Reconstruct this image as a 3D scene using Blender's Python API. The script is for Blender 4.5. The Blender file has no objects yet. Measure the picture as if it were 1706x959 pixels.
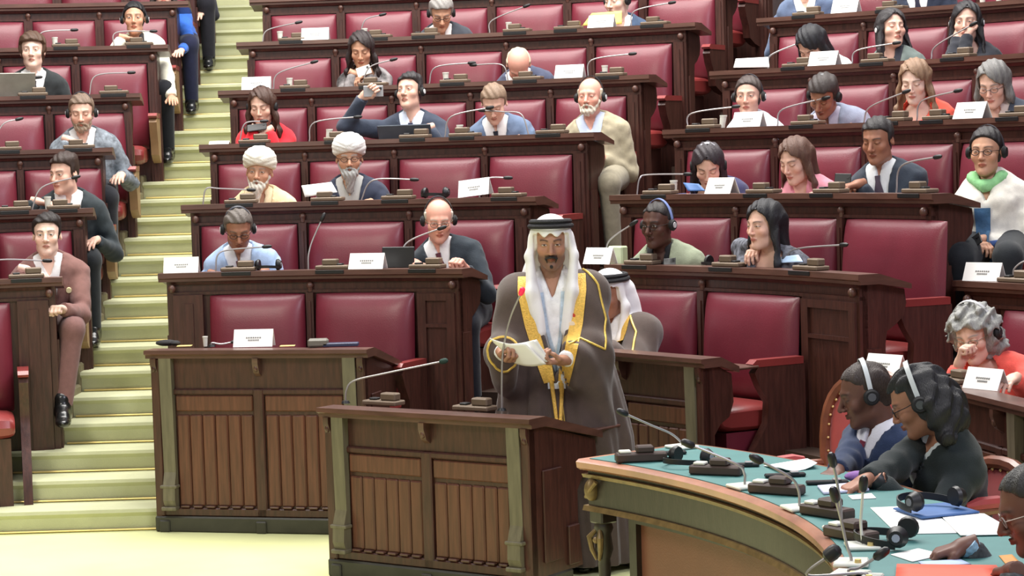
import bpy, math, random
import numpy as np
from mathutils import Vector, Matrix
random.seed(7)
C = bpy.context.scene.collection
PI = math.pi
# ------------------------------------------------------------------ camera
FPX, IW, IH = 3615.0, 1706.0, 959.0
CAMZ, ROLL = 2.0, 0.03
TH = math.atan(229.5 / FPX)
_R = np.array([1.0, 0, 0]); _F = np.array([0, math.cos(TH), -math.sin(TH)]); _U = np.array([0, math.sin(TH), math.cos(TH)])
_n = math.hypot(1, ROLL)
CR = (_R - ROLL * _U) / _n; CU = (ROLL * _R + _U) / _n
CAM = np.array([0, 0, CAMZ])
cd = bpy.data.cameras.new('camera'); cam = bpy.data.objects.new('camera', cd); C.objects.link(cam)
cd.sensor_width = 36; cd.lens = 36 * FPX / IW; cd.clip_end = 200
cam.matrix_world = Matrix(((CR[0], CU[0], -_F[0], 0), (CR[1], CU[1], -_F[1], 0), (CR[2], CU[2], -_F[2], CAMZ), (0, 0, 0, 1)))
bpy.context.scene.camera = cam

def proj(p):
    q = np.asarray(p, float) - CAM
    d = q @ _F
    return (IW / 2 + FPX * (q @ CR) / d, IH / 2 - FPX * (q @ CU) / d)
def ray(px, py):
    v = _F + CR * (px - IW / 2) / FPX - CU * (py - IH / 2) / FPX
    return v
def on_z(px, py, z):
    v = ray(px, py); t = (z - CAMZ) / v[2]
    return CAM + v * t
def on_depth(px, py, d):
    v = ray(px, py)
    return CAM + v * (d / v[1])
# ------------------------------------------------------------------ hemicycle plan
OX, OY = -1.99, 8.75
def pol(a, r, z=0.0):
    return np.array([OX + r * math.sin(a), OY + r * math.cos(a), z])
def az_px(px, r, z):                        # azimuth on the circle of radius r, height z, that meets the image column px
    lo, hi = -1.1, 1.75
    for _ in range(50):
        m = (lo + hi) / 2
        if proj(pol(m, r, z))[0] < px: lo = m
        else: hi = m
    return (lo + hi) / 2
def on_r(px, py, r):                        # the point of the cylinder of radius r on the ray, its far side
    v = ray(px, py); ox, oy = -OX, -OY
    A = v[0]**2 + v[1]**2; B = 2 * (ox * v[0] + oy * v[1]); Cc = ox * ox + oy * oy - r * r
    t = (-B + math.sqrt(max(0, B * B - 4 * A * Cc))) / (2 * A)
    return CAM + v * t
def azr(p): return math.atan2(p[0] - OX, p[1] - OY), math.hypot(p[0] - OX, p[1] - OY)
# ------------------------------------------------------------------ materials
def lin(c):
    out = []
    for v in c:
        v = v / 255.0
        out.append(v / 12.92 if v <= 0.04045 else ((v + 0.055) / 1.055) ** 2.4)
    return tuple(out) + (1.0,)
MATS = {}
def mat(name, col, rough=0.6, metal=0.0, var=0.12, scale=12.0, stretch=(1, 1, 1), bump=0.0, bscale=60.0, coat=0.0, attr=False, sheen=0.0, spec=0.5, emit=None):
    if name in MATS: return MATS[name]
    m = bpy.data.materials.new(name); m.use_nodes = True
    nt = m.node_tree; b = nt.nodes['Principled BSDF']
    b.inputs['Roughness'].default_value = rough; b.inputs['Metallic'].default_value = metal
    b.inputs['Specular IOR Level'].default_value = spec
    if coat: b.inputs['Coat Weight'].default_value = coat; b.inputs['Coat Roughness'].default_value = 0.25
    if sheen: b.inputs['Sheen Weight'].default_value = sheen
    tc = nt.nodes.new('ShaderNodeTexCoord'); mp = nt.nodes.new('ShaderNodeMapping')
    mp.inputs['Scale'].default_value = stretch
    nt.links.new(tc.outputs['Object'], mp.inputs['Vector'])
    nz = nt.nodes.new('ShaderNodeTexNoise'); nz.inputs['Scale'].default_value = scale; nz.inputs['Detail'].default_value = 4
    nt.links.new(mp.outputs['Vector'], nz.inputs['Vector'])
    c = lin(col)
    mx = nt.nodes.new('ShaderNodeMix'); mx.data_type = 'RGBA'; mx.blend_type = 'MULTIPLY'
    mx.inputs['Factor'].default_value = 1.0
    if attr:
        at = nt.nodes.new('ShaderNodeAttribute'); at.attribute_name = 'Col'
        nt.links.new(at.outputs['Color'], mx.inputs[6])
    else:
        mx.inputs[6].default_value = c
    rp = nt.nodes.new('ShaderNodeMapRange')
    rp.inputs['From Min'].default_value = 0.3; rp.inputs['From Max'].default_value = 0.7
    rp.inputs['To Min'].default_value = 1 - var; rp.inputs['To Max'].default_value = 1 + var
    nt.links.new(nz.outputs['Fac'], rp.inputs['Value'])
    nt.links.new(rp.outputs['Result'], mx.inputs[7])
    nt.links.new(mx.outputs[2], b.inputs['Base Color'])
    if bump:
        n2 = nt.nodes.new('ShaderNodeTexNoise'); n2.inputs['Scale'].default_value = bscale; n2.inputs['Detail'].default_value = 3
        nt.links.new(mp.outputs['Vector'], n2.inputs['Vector'])
        bp = nt.nodes.new('ShaderNodeBump'); bp.inputs['Strength'].default_value = bump; bp.inputs['Distance'].default_value = 0.01
        nt.links.new(n2.outputs['Fac'], bp.inputs['Height']); nt.links.new(bp.outputs['Normal'], b.inputs['Normal'])
    if emit:
        b.inputs['Emission Color'].default_value = c; b.inputs['Emission Strength'].default_value = emit
    MATS[name] = m
    return m
WOOD = mat('dark walnut wood', (68, 37, 30), 0.42, var=0.35, scale=9, stretch=(6, 6, 0.7), bump=0.15, bscale=30, coat=0.15)
WTOP = mat('worn desk edge wood', (90, 60, 50), 0.4, var=0.25, scale=6, stretch=(1, 1, 6), coat=0.2)
WRED = mat('reddish plank wood', (96, 57, 42), 0.42, var=0.3, scale=8, stretch=(7, 7, 0.5), bump=0.12, bscale=30, coat=0.1)
WGREY = mat('greyed bracket wood', (106, 99, 80), 0.5, var=0.2, scale=8, stretch=(5, 5, 0.7))
WTAN = mat('worn tan armrest wood', (150, 118, 84), 0.45, var=0.2, scale=8)
WBLK = mat('blackened plinth', (58, 56, 48), 0.45, var=0.2)
LEATHER = mat('wine red leather', (112, 38, 52), 0.40, var=0.1, scale=5, bump=0.12, bscale=220, coat=0.15)
LSEAT = mat('red leather seat', (136, 52, 50), 0.34, var=0.1, scale=5, bump=0.12, bscale=220, coat=0.25)
CARPET = mat('sage green stair carpet', (192, 194, 156), 0.95, var=0.1, scale=4, bump=0.4, bscale=350)
FLOORC = mat('pale yellow green carpet', (214, 217, 160), 0.95, var=0.09, scale=1.6, bump=0.4, bscale=350)
BRASS = mat('brass', (232, 208, 140), 0.4, 0.7, var=0.05)
STONE = mat('pale skirting stone', (120, 112, 86), 0.6, var=0.15)
BLACK = mat('black plastic', (26, 26, 28), 0.45, var=0.1)
GREYM = mat('brushed steel', (168, 164, 164), 0.4, 0.6, var=0.05)
CONS = mat('bronze console', (112, 96, 80), 0.5, 0.2, var=0.1)
WHITE = mat('white card', (248, 247, 244), 0.7, var=0.02)
PRINT = mat('faint grey print', (128, 128, 126), 0.8, var=0.1)
PLAST = mat('white plastic', (222, 222, 212), 0.4, var=0.05)
# ------------------------------------------------------------------ object helpers
BASE = {}
def thing(name, label, cat, loc, group=None, kind=None):
    o = bpy.data.objects.new(name, None); C.objects.link(o)
    o.empty_display_size = 0.1
    o.location = loc; BASE[o.name] = np.array(loc, float)
    tag(o, label, cat, group, kind)
    return o
def tag(o, label=None, cat=None, group=None, kind=None):
    if label: o['label'] = label
    if cat: o['category'] = cat
    if group: o['group'] = group
    if kind: o['kind'] = kind
    return o
def mesh(name, V, F, m, parent=None, smooth=True, loc=None):
    """one mesh object; V are world coordinates (or local ones when loc is given)"""
    V = np.asarray(V, float).reshape(-1, 3)
    if parent is not None: b = BASE[parent.name]
    elif loc is not None: b = np.array(loc, float)
    else:
        b = np.array([(V[:, 0].min() + V[:, 0].max()) / 2, (V[:, 1].min() + V[:, 1].max()) / 2, V[:, 2].min()])
    me = bpy.data.meshes.new(name)
    me.from_pydata((V - b).tolist(), [], [tuple(int(i) for i in f) for f in F])
    me.validate()
    if isinstance(m, (list, tuple)):
        for k in m: me.materials.append(k)
    else: me.materials.append(m)
    if smooth:
        me.polygons.foreach_set('use_smooth', [True] * len(me.polygons))
        try: me.set_sharp_from_angle(angle=math.radians(38))
        except Exception: pass
    o = bpy.data.objects.new(name, me); C.objects.link(o)
    if parent is not None: o.parent = parent
    else: o.location = b
    BASE[o.name] = b
    return o
class MB:
    def __init__(s): s.V = []; s.F = []
    def add(s, V, F):
        n = len(s.V); s.V.extend([tuple(v) for v in V]); s.F.extend([tuple(i + n for i in f) for f in F]); return s
    def hexa(s, P):            # 8 corners: bottom 4 ccw, top 4 ccw
        return s.add(P, [(3, 2, 1, 0), (4, 5, 6, 7), (0, 1, 5, 4), (1, 2, 6, 5), (2, 3, 7, 6), (3, 0, 4, 7)])
    def box(s, x0, x1, y0, y1, z0, z1, f=None):
        P = [(x0, y0, z0), (x1, y0, z0), (x1, y1, z0), (x0, y1, z0), (x0, y0, z1), (x1, y0, z1), (x1, y1, z1), (x0, y1, z1)]
        if f: P = [f(*p) for p in P]
        return s.hexa(P)
    def bbox(s, x0, x1, y0, y1, z0, z1, b=0.006, f=None):   # bevelled box
        V = []; idx = {}
        xs, ys, zs = (x0, x1), (y0, y1), (z0, z1)
        c = lambda a, k, d: a[k] + (d if k == 0 else -d)
        for i in (0, 1):
            for j in (0, 1):
                for k in (0, 1):
                    for ax in range(3):
                        p = [c(xs, i, b), c(ys, j, b), c(zs, k, b)]
                        p[ax] = (xs, ys, zs)[ax][(i, j, k)[ax]]
                        idx[i, j, k, ax] = len(V); V.append(f(*p) if f else tuple(p))
        F = []
        for ax in range(3):
            for sd in (0, 1):
                q = []
                for (u, v) in ((0, 0), (1, 0), (1, 1), (0, 1)):
                    t = [0, 0, 0]; t[ax] = sd; t[(ax + 1) % 3] = u; t[(ax + 2) % 3] = v
                    q.append(idx[t[0], t[1], t[2], ax])
                F.append(tuple(q if sd else q[::-1]))
        for ax in range(3):       # edges along ax
            a1, a2 = (ax + 1) % 3, (ax + 2) % 3
            for u in (0, 1):
                for v in (0, 1):
                    t0 = [0, 0, 0]; t0[a1] = u; t0[a2] = v; t1 = list(t0); t1[ax] = 1
                    q = [idx[(*t0, a1)], idx[(*t1, a1)], idx[(*t1, a2)], idx[(*t0, a2)]]
                    F.append(tuple(q if (u ^ v) == 0 else q[::-1]))
        for i in (0, 1):
            for j in (0, 1):
                for k in (0, 1):
                    q = [idx[i, j, k, 0], idx[i, j, k, 1], idx[i, j, k, 2]]
                    F.append(tuple(q if (i + j + k) % 2 else q[::-1]))
        return s.add(V, F)
    def tube(s, pts, rad, n=8, closed=False):
        pts = [np.asarray(p, float) for p in pts]; N = len(pts)
        if not hasattr(rad, '__len__'): rad = [rad] * N
        V = []; F = []
        t0 = pts[1] - pts[0]; up = np.array([0, 0, 1.0]) if abs(t0[2]) < 0.9 * np.linalg.norm(t0) else np.array([1.0, 0, 0])
        prev = None
        for i, p in enumerate(pts):
            if closed: t = pts[(i + 1) % N] - pts[i - 1]
            else: t = pts[min(i + 1, N - 1)] - pts[max(i - 1, 0)]
            t = t / (np.linalg.norm(t) + 1e-12)
            if prev is None: a = np.cross(t, up)
            else: a = prev - t * (prev @ t)
            a = a / (np.linalg.norm(a) + 1e-12); prev = a
            b = np.cross(t, a)
            for k in range(n):
                w = 2 * PI * k / n
                V.append(p + rad[i] * (math.cos(w) * a + math.sin(w) * b))
        for i in range(N if closed else N - 1):
            j = (i + 1) % N
            for k in range(n):
                F.append((i * n + k, i * n + (k + 1) % n, j * n + (k + 1) % n, j * n + k))
        if not closed:
            F.append(tuple(range(n - 1, -1, -1))); F.append(tuple((N - 1) * n + k for k in range(n)))
        return s.add(V, F)
    def ball(s, c, r, n=12, m=8, M=None):
        c = np.asarray(c, float); r = np.asarray(r if hasattr(r, '__len__') else (r, r, r), float)
        V = [(0, 0, 1)]
        for i in range(1, m):
            th = PI * i / m
            for k in range(n):
                ph = 2 * PI * k / n; V.append((math.sin(th) * math.cos(ph), math.sin(th) * math.sin(ph), math.cos(th)))
        V.append((0, 0, -1)); V = np.array(V) * r
        if M is not None: V = V @ np.asarray(M).T
        V = V + c
        F = [(0, 1 + k, 1 + (k + 1) % n) for k in range(n)]
        for i in range(m - 2):
            for k in range(n):
                F.append((1 + i * n + k, 1 + (i + 1) * n + k, 1 + (i + 1) * n + (k + 1) % n, 1 + i * n + (k + 1) % n))
        l = len(V) - 1
        F += [(l, 1 + (m - 2) * n + (k + 1) % n, 1 + (m - 2) * n + k) for k in range(n)]
        return s.add(V, F)
    def prism(s, poly, f0, f1):      # polygon extruded between two maps of its 2-D points
        n = len(poly); V = [f0(*p) for p in poly] + [f1(*p) for p in poly]
        F = [tuple(range(n - 1, -1, -1)), tuple(range(n, 2 * n))] + [(i, (i + 1) % n, n + (i + 1) % n, n + i) for i in range(n)]
        return s.add(V, F)
    def arc(s, poly, a0, a1, n=14):   # closed (r, z) polygon swept round the hemicycle centre
        k = len(poly); V = []; F = []
        for i in range(n + 1):
            a = a0 + (a1 - a0) * i / n
            for (r, z) in poly: V.append(pol(a, r, z))
        for i in range(n):
            for j in range(k):
                F.append((i * k + j, (i + 1) * k + j, (i + 1) * k + (j + 1) % k, i * k + (j + 1) % k))
        F.append(tuple(range(k))); F.append(tuple(n * k + j for j in range(k - 1, -1, -1)))
        return s.add(V, F)
    def abox(s, a0, a1, r0, r1, z0, z1, n=2):
        return s.arc([(r0, z0), (r1, z0), (r1, z1), (r0, z1)], a0, a1, n)
    def out(s, name, m, parent=None, smooth=True, loc=None):
        return mesh(name, s.V, s.F, m, parent, smooth, loc)
def fixn(o):
    import bmesh
    bm = bmesh.new(); bm.from_mesh(o.data); bmesh.ops.recalc_face_normals(bm, faces=bm.faces); bm.to_mesh(o.data); bm.free()
    return o
ORD = ['first', 'second', 'third', 'fourth', 'fifth', 'sixth', 'seventh', 'eighth', 'ninth']
def frame_at(p, yaw):
    """local->world map: x right of the one who faces local +y"""
    c, s_ = math.cos(yaw), math.sin(yaw)
    return lambda x, y, z: (p[0] + c * x - s_ * y, p[1] + s_ * x + c * y, p[2] + z)
# ------------------------------------------------------------------ the room
RZ, STEP = 0.37, 0.1233
def zt(k): return 0.985 + RZ * k            # desk top of row k
def fl(k): return 0.123 + RZ * k            # floor on which row k sits
def rr(k): return 2.81 + 0.84 * k
def slab(name, P, z0, z1, m):
    b = MB(); n = len(P)
    b.prism(P, lambda x, y: (x, y, z0), lambda x, y: (x, y, z1))
    return tag(fixn(b.out(name, m, smooth=False)), kind='structure')
slab('floor', [(-9, -3), (9, -3), (9, 9.5), (9, 26), (-9, 26), (-9, 9.5)], -0.2, 0.0, FLOORC)
b = MB(); b.box(-9, 9, 25.8, 26, 0, 9); tag(b.out('wall_back', WOOD, smooth=False), kind='structure')
b = MB(); b.box(-9.2, -9, -3, 26, 0, 9); tag(b.out('wall_left', WOOD, smooth=False), kind='structure')
b = MB(); b.box(9, 9.2, -3, 26, 0, 9); tag(b.out('wall_right', WOOD, smooth=False), kind='structure')
# terraces the rows stand on
TERR = mat('dark terrace boards', (70, 52, 42), 0.6, var=0.2)
TB = MB()
for (a0, a1, kk) in ((-1.0, -0.172, range(0, 8)), (-0.008, 1.62, range(0, 8))):
    for k in kk:
        if a0 < -.5 and k == 0: a1_, a1 = a1, -.42
        elif a0 < -.5: a1 = -.172
        r0 = rr(k) + 0.12; r1 = rr(k + 1) + 0.14
        TB.abox(a0 if (k or a0 < -.5) else .03, a1, r0, r1, -0.05, fl(k), 20)
tag(fixn(TB.out('floor_terraces', TERR, smooth=False)), kind='structure')
# left stairs: carpet steps with brass rods
XL, XR = -2.63, -1.9
ST = MB(); rods = []
for n in range(0, 29):
    y0 = OY + 2.95 + 0.28 * n; z = STEP * n
    xl = XL - (1.5 if n == 0 else 0.95 if n == 1 else 0.36 if n == 2 else 0.0)
    prof = [(y0 + 0.012, z - 0.02), (y0, z + 0.03), (y0, z + STEP - 0.045), (y0 - 0.022, z + STEP - 0.022), (y0 - 0.016, z + STEP - 0.004), (y0, z + STEP), (y0 + 0.31, z + STEP), (y0 + 0.31, z - 0.02)]
    q = len(prof)
    V = [(xl, a, c) for a, c in prof] + [(XR, a, c) for a, c in prof]
    ST.add(V, [tuple(range(q)), tuple(range(2 * q - 1, q - 1, -1))] + [(i, q + i, q + (i + 1) % q, (i + 1) % q) for i in range(q)])
    rods.append((xl, y0, z))
st = fixn(ST.out('stairs', CARPET)); tag(st, kind='structure')
for (xl, y0, z) in rods[0:28]:
    b = MB(); b.tube([(xl + 0.02, y0 - 0.010, z + 0.010), (XR - 0.01, y0 - 0.010, z + 0.008)], 0.006, 8)
    o = b.out('stair_rod', BRASS, st)
# low stone skirting on the left flank of the stairs
b = MB()
for n in range(3, 28):
    y0 = OY + 2.95 + 0.28 * n; z = STEP * n
    b.bbox(XL - 0.07, XL + 0.005, y0 - 0.02, y0 + 0.262, z - 0.3, z + STEP + 0.05, 0.012)
tag(b.out('trim_1', STONE), kind='structure')
# centre aisle and right aisle steps
for nm, ac, w in (('stairs_centre', math.radians(29.6), 0.26), ('stairs_right', math.radians(70.5), 0.24)):
    b = MB()
    for n in range(1, 27):
        r0 = 2.95 + 0.28 * n; hw = w / r0 * 1.25
        b.abox(ac - hw, ac + hw, r0, r0 + 0.29, STEP * n - 0.2, STEP * (n + 1) + 0.004, 3)
    tag(fixn(b.out(nm, TERR, smooth=False)), kind='structure')
# ------------------------------------------------------------------ rows of desks
# block -> row k -> (radius, top z, px of the two ends, px of seat backs mounted on its front for row k-1)
OFF = -190
ROWS = {
 'left': {1: (rr(1), zt(1), (OFF, 90), [(-160, 17)]),
          2: (rr(2), zt(2), (OFF, 140), [(-180, -20), (-4, 118)]),
          3: (rr(3), zt(3), (OFF, 170), [(-130, 27), (40, 167)]),
          4: (rr(4), zt(4), (OFF, 215), [(-60, 72), (90, 207)]),
          5: (rr(5), zt(5), (OFF, 260), [(-140, -10), (5, 117), (133, 243)]),
          6: (rr(6), zt(6), (OFF, 293), [(-70, 40), (53, 158), (171, 276)]),
          7: (rr(7), zt(7), (OFF, 322), [(-20, 86), (100, 200), (214, 306)]),
          8: (rr(8), zt(8), (OFF, 348), [(130, 222), (236, 332)])},
 'middle': {1: (rr(1), zt(1), (276, 760), [(344, 501), (518, 680)]),
            2: (rr(2), zt(2), (316, 880), [(331, 490), (508, 665), (683, 846)]),
            3: (rr(3), zt(3), (348, 975), [(360, 496), (511, 643), (659, 793), (808, 944)]),
            4: (rr(4), zt(4), (381, 1065), [(395, 508), (523, 641), (655, 771), (785, 902), (919, 1035)]),
            5: (rr(5), zt(5), (413, 1140), [(420, 548), (563, 689), (705, 831), (845, 971), (986, 1112)]),
            6: (rr(6), zt(6), (436, 1205), [(449, 558), (572, 684), (696, 808), (822, 934), (947, 1058), (1074, 1185)]),
            7: (rr(7), zt(7), (456, 1272), [(470, 580), (596, 706), (722, 832), (848, 958), (974, 1084), (1128, 1242)])},
 'right': {1: (3.92, 1.365, (1020, 1425), [(1000, 1145), (1160, 1311)]),
           2: (rr(2), zt(2), (1030, 1545), [(1045, 1203), (1218, 1377), (1390, 1556)]),
           3: (rr(3), zt(3), (1120, 1760), [(1134, 1271), (1287, 1421), (1436, 1572), (1586, 1730)]),
           4: (rr(4), zt(4), (1200, 1840), [(1211, 1334), (1347, 1469), (1484, 1607), (1621, 1742)]),
           5: (rr(5), zt(5), (1280, 1900), [(1289, 1422), (1436, 1569), (1583, 1712)]),
           6: (rr(6), zt(6), (1350, 1960), [(1362, 1482), (1497, 1617), (1632, 1750)])},
}
ENDPOLY = lambda z, r, zb: [(r + 0.02, z - 0.05), (r + 0.10, z - 0.05), (r + 0.27, z - 0.082), (r + 0.28, z - 0.15), (r + 0.265, z - 0.21), (r + 0.22, z - 0.25), (r + 0.17, z - 0.28), (r + 0.16, z - 0.34), (r + 0.16, zb), (r + 0.02, zb)]
BLK = {'left': 'left block', 'middle': 'middle block', 'right': 'right block', 'far right': 'far right block'}
SIDE = {'left': 'from the left edge', 'middle': 'from the green stairs', 'right': 'from the centre aisle', 'far right': 'from its left end'}
ROWORD = lambda k: 'front' if k == 0 else ORD[k - 1] + ' raised'
def bulge(face_r, a0, a1, z0, z1, T, tilt):
    """closed bulging leather pad on the cylinder of radius face_r, swelling towards the centre"""
    n, m = 16, 12; V = []; F = []
    for j in range(m + 1):
        for i in range(n + 1):
            u = -math.cos(PI * i / n); v = -math.cos(PI * j / m)
            t = T * (1 - abs(u) ** 6) ** 0.5 * (1 - abs(v) ** 3.6) ** 0.5 * (1 - 0.12 * (u * u + v * v))
            uu = u * (1 - 0.012 * abs(v) ** 6); vv = v * (1 - 0.012 * abs(u) ** 6)
            a = (a0 + a1) / 2 + uu * (a1 - a0) / 2; z = (z0 + z1) / 2 + vv * (z1 - z0) / 2
            V.append(pol(a, face_r - t + tilt * (v - 1) / 2 * (z1 - z0), z))
    for j in range(m):
        for i in range(n):
            p = j * (n + 1) + i; F.append((p, p + 1, p + n + 2, p + n + 1))
    nb = len(V); edge = [i for i in range(n + 1)] + [j * (n + 1) + n for j in range(1, m + 1)] + [m * (n + 1) + i for i in range(n - 1, -1, -1)] + [j * (n + 1) for j in range(m - 1, 0, -1)]
    F.append(tuple(edge[::-1]))
    return V, F
def make_desk(blk, k):
    r, z, (p0, p1), backs = ROWS[blk][k]
    a0, a1 = az_px(p0, r, z), az_px(p1, r, z)
    zb = fl(k - 1) - 0.03
    am = (a0 + a1) / 2
    t = thing('bench_desk', 'long dark wood bench desk, %s row, %s' % (ROWORD(k), BLK[blk]), 'desk', pol(am, r, zb), 'curved bench desks')
    n = 18
    b = MB().arc([(r - 0.012, z), (r + 0.10, z), (r + 0.28, z - 0.055), (r + 0.28, z - 0.08), (r + 0.10, z - 0.05), (r - 0.002, z - 0.05), (r - 0.002, z - 0.035), (r - 0.014, z - 0.028)], a0 - 0.012, a1 + 0.012, n)
    fixn(b.out('desk_top', WTOP, t))
    b = MB().arc([(r + 0.035, z - 0.05), (r + 0.065, z - 0.05), (r + 0.065, zb), (r + 0.035, zb)], a0, a1, n)
    fixn(b.out('front_panel', WOOD, t))
    b = MB().arc([(r + 0.008, z - 0.052), (r + 0.05, z - 0.052), (r + 0.05, z - 0.072), (r + 0.022, z - 0.07)], a0, a1, n)
    b.arc([(r + 0.018, z - 0.112), (r + 0.05, z - 0.108), (r + 0.05, z - 0.128), (r + 0.018, z - 0.128)], a0, a1, n)
    fixn(b.out('frieze_moulding', WOOD, t))
    zs = z - 0.128
    # stiles between the seat backs, small turned corbels on the frieze above them
    edges = []
    spans = [(az_px(x0, r - 0.06, zs), az_px(x1, r - 0.06, zs)) for (x0, x1) in backs]
    cuts = [a0] + [v for s_ in spans for v in s_] + [a1]
    for i in range(0, len(cuts), 2):
        s0, s1 = cuts[i], cuts[i + 1]
        if s1 - s0 < 0.004: continue
        if s1 - s0 > 0.075:      # a wide end: framed panel
            b = MB().abox(s0 + 0.004, s1 - 0.004, r + 0.02, r + 0.045, zb, zs, 3)
            g = 0.014
            for (q0, q1, w0, w1) in ((s0 + 0.006, s0 + 0.006 + g, zb + 0.02, zs - 0.01), (s1 - 0.006 - g, s1 - 0.006, zb + 0.02, zs - 0.01)):
                b.abox(q0, q1, r + 0.004, r + 0.03, w0, w1, 1)
            b.abox(s0 + 0.02, s1 - 0.02, r + 0.004, r + 0.03, zs - 0.05, zs - 0.01, 2)
            b.abox(s0 + 0.02, s1 - 0.02, r + 0.004, r + 0.03, zs - 0.20, zs - 0.18, 2)
            fixn(b.out('end_framing', WOOD, t, smooth=False))
        else:
            m_ = (s0 + s1) / 2; h = max(0.35 * (s1 - s0), 0.004)
            b = MB().abox(m_ - h, m_ + h, r + 0.0, r + 0.045, zb, zs, 1)
            b.abox(m_ - 0.35 * h, m_ + 0.35 * h, r - 0.008, r + 0.02, zb + 0.05, zs - 0.05, 1)
            fixn(b.out('stile', WOOD, t, smooth=False))
        if i and i < len(cuts) - 2:
            m_ = (s0 + s1) / 2
            b = MB().ball(pol(m_, r + 0.016, z - 0.088), (0.02, 0.014, 0.02), 10, 6)
            b.tube([pol(m_, r + 0.02, z - 0.10), pol(m_, r + 0.02, z - 0.125)], [0.016, 0.012], 8)
            b.out('corbel', WTOP, t)
    for (ae, sgn) in ((a0, 1), (a1, -1)):
        da = 0.035 / r * sgn
        b = MB().prism(ENDPOLY(z, r, zb), lambda q, w: pol(ae, q, w), lambda q, w: pol(ae + da, q, w))
        e = fixn(b.out('end_panel', WOOD, t, smooth=False))
        b = MB().ball(pol(ae + da * 0.9, r + 0.0, z - 0.09), (0.022, 0.016, 0.024), 10, 6)
        b.out('corbel', WTOP, t)
        db = -0.012 / r * sgn
        b = MB().prism([(r + 0.05, z - 0.36), (r + 0.13, z - 0.36), (r + 0.13, zb + 0.08), (r + 0.05, zb + 0.08)], lambda q, w: pol(ae, q, w), lambda q, w: pol(ae + db, q, w))
        fixn(b.out('raised_panel', WOOD, e, smooth=False))
    return spans
OCC = {}
def make_seat(blk, k, i, nseat, a0, a1, occ=None):
    """seat i of row k, mounted on the front of desk k+1"""
    r = ROWS[blk][k + 1][0]; z = ROWS[blk][k + 1][1]
    f = z - RZ - 0.985 + 0.123; zs = f + (0.58 if (blk == 'right' and k == 0) else 0.50); ztop = z - 0.132
    am = (a0 + a1) / 2
    lab = 'red leather seat, %s %s, %s row, %s' % (ORD[i], SIDE[blk], ROWORD(k), BLK[blk])
    t = thing('leather_seat', lab, 'seat', pol(am, r - 0.25, f), 'red leather seats')
    V, F = bulge(r + 0.022, a0, a1, zs - 0.02, ztop, 0.085, 0.06)
    fixn(mesh('backrest', V, F, LEATHER, t))
    # seat cushion: rounded slab
    n, m = 12, 12; V = []; F = []
    for j in range(m + 1):
        w = 2 * PI * j / m
        cr, cz = math.cos(w), math.sin(w)
        pr = r - 0.27 + 0.215 * math.copysign(abs(cr) ** 0.5, cr); pz = zs - 0.06 + 0.07 * math.copysign(abs(cz) ** 0.7, cz)
        for q in range(n + 1):
            u = -math.cos(PI * q / n); e = (1 - abs(u) ** 8) ** 0.5
            V.append(pol(am + u * (a1 - a0) * 0.485, r - 0.27 + (pr - r + 0.27) * (0.9 + 0.1 * e), zs - 0.06 + (pz - zs + 0.06) * (0.55 + 0.45 * e)))
    for j in range(m):
        for q in range(n):
            p = j * (n + 1) + q; F.append((p, p + 1, p + n + 2, p + n + 1))
    F.append(tuple(j * (n + 1) for j in range(m))); F.append(tuple(j * (n + 1) + n for j in range(m)))
    c = fixn(mesh('seat_cushion', V, F, LSEAT, t))
    b = MB().abox(a0 + 0.01, a1 - 0.01, r - 0.42, r - 0.06, f, zs - 0.125, 2)
    fixn(b.out('seat_base', LEATHER if (blk == 'right' and k == 0) else WOOD, t, smooth=False))
    ends = []
    if i == 0 and blk != 'left': ends.append((a0 - 0.045 / r * 1.2, -1))
    if i == nseat - 1 and blk != 'far right' and not (blk == 'right' and k > 1): ends.append((a1 + 0.045 / r * 1.2, 1))
    for (ae, sg) in ends:
        h = 0.028 / r
        P = [(r - 0.02, zs + 0.20), (r - 0.30, zs + 0.20), (r - 0.32, zs + 0.17), (r - 0.29, zs + 0.10), (r - 0.24, zs + 0.02), (r - 0.25, zs - 0.08), (r - 0.33, zs - 0.2), (r - 0.40, zs - 0.34), (r - 0.42, f), (r - 0.02, f)]
        if blk in ('middle', 'left') and k >= 1 and sg > 0: P = P[:4] + [(r - 0.24, zs + 0.03), (r - 0.22, zs - 0.06), (r - 0.12, zs - 0.10), (r - 0.02, zs - 0.12)]
        b = MB().prism(P, lambda q, w: pol(ae - h, q, w), lambda q, w: pol(ae + h, q, w))
        a_ = fixn(b.out('armrest', WTAN if (sg < 0 or (blk == 'left' and k > 0)) else WOOD, t))
        b = MB().arc([(r - 0.03, zs + 0.20), (r - 0.32, zs + 0.20), (r - 0.335, zs + 0.215), (r - 0.31, zs + 0.235), (r - 0.03, zs + 0.235)], ae - h * 1.15, ae + h * 1.15, 2)
        fixn(b.out('arm_pad', LSEAT, a_))
    return t
def build_block(blk):
    for k in ROWS[blk]:
        sp = make_desk(blk, k)
        for i, (a0, a1) in enumerate(sp):
            make_seat(blk, k - 1, i, len(sp), a0, a1)
for blk in list(ROWS): build_block(blk)
# the far right block turns about a centre of its own
O_MAIN = (OX, OY); O_FAR = (-1.61, 8.03)
def centre(o):
    global OX, OY
    OX, OY = o
centre(O_FAR)
ROWS['far right'] = {1: (4.6, 1.296, (1603, 1900), [(1652, 1790), (1802, 1940)])}
build_block('far right')
pEL = on_r(1545, 626, 3.72); zE = 0.93
print('E z', pEL, on_r(1706, 656, 3.72))
aEL = az_px(1548, 3.72, zE); aER = aEL + 0.36
pEL, pER = pol(aEL, 3.72), pol(aER, 3.72)
centre(O_MAIN)
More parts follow.
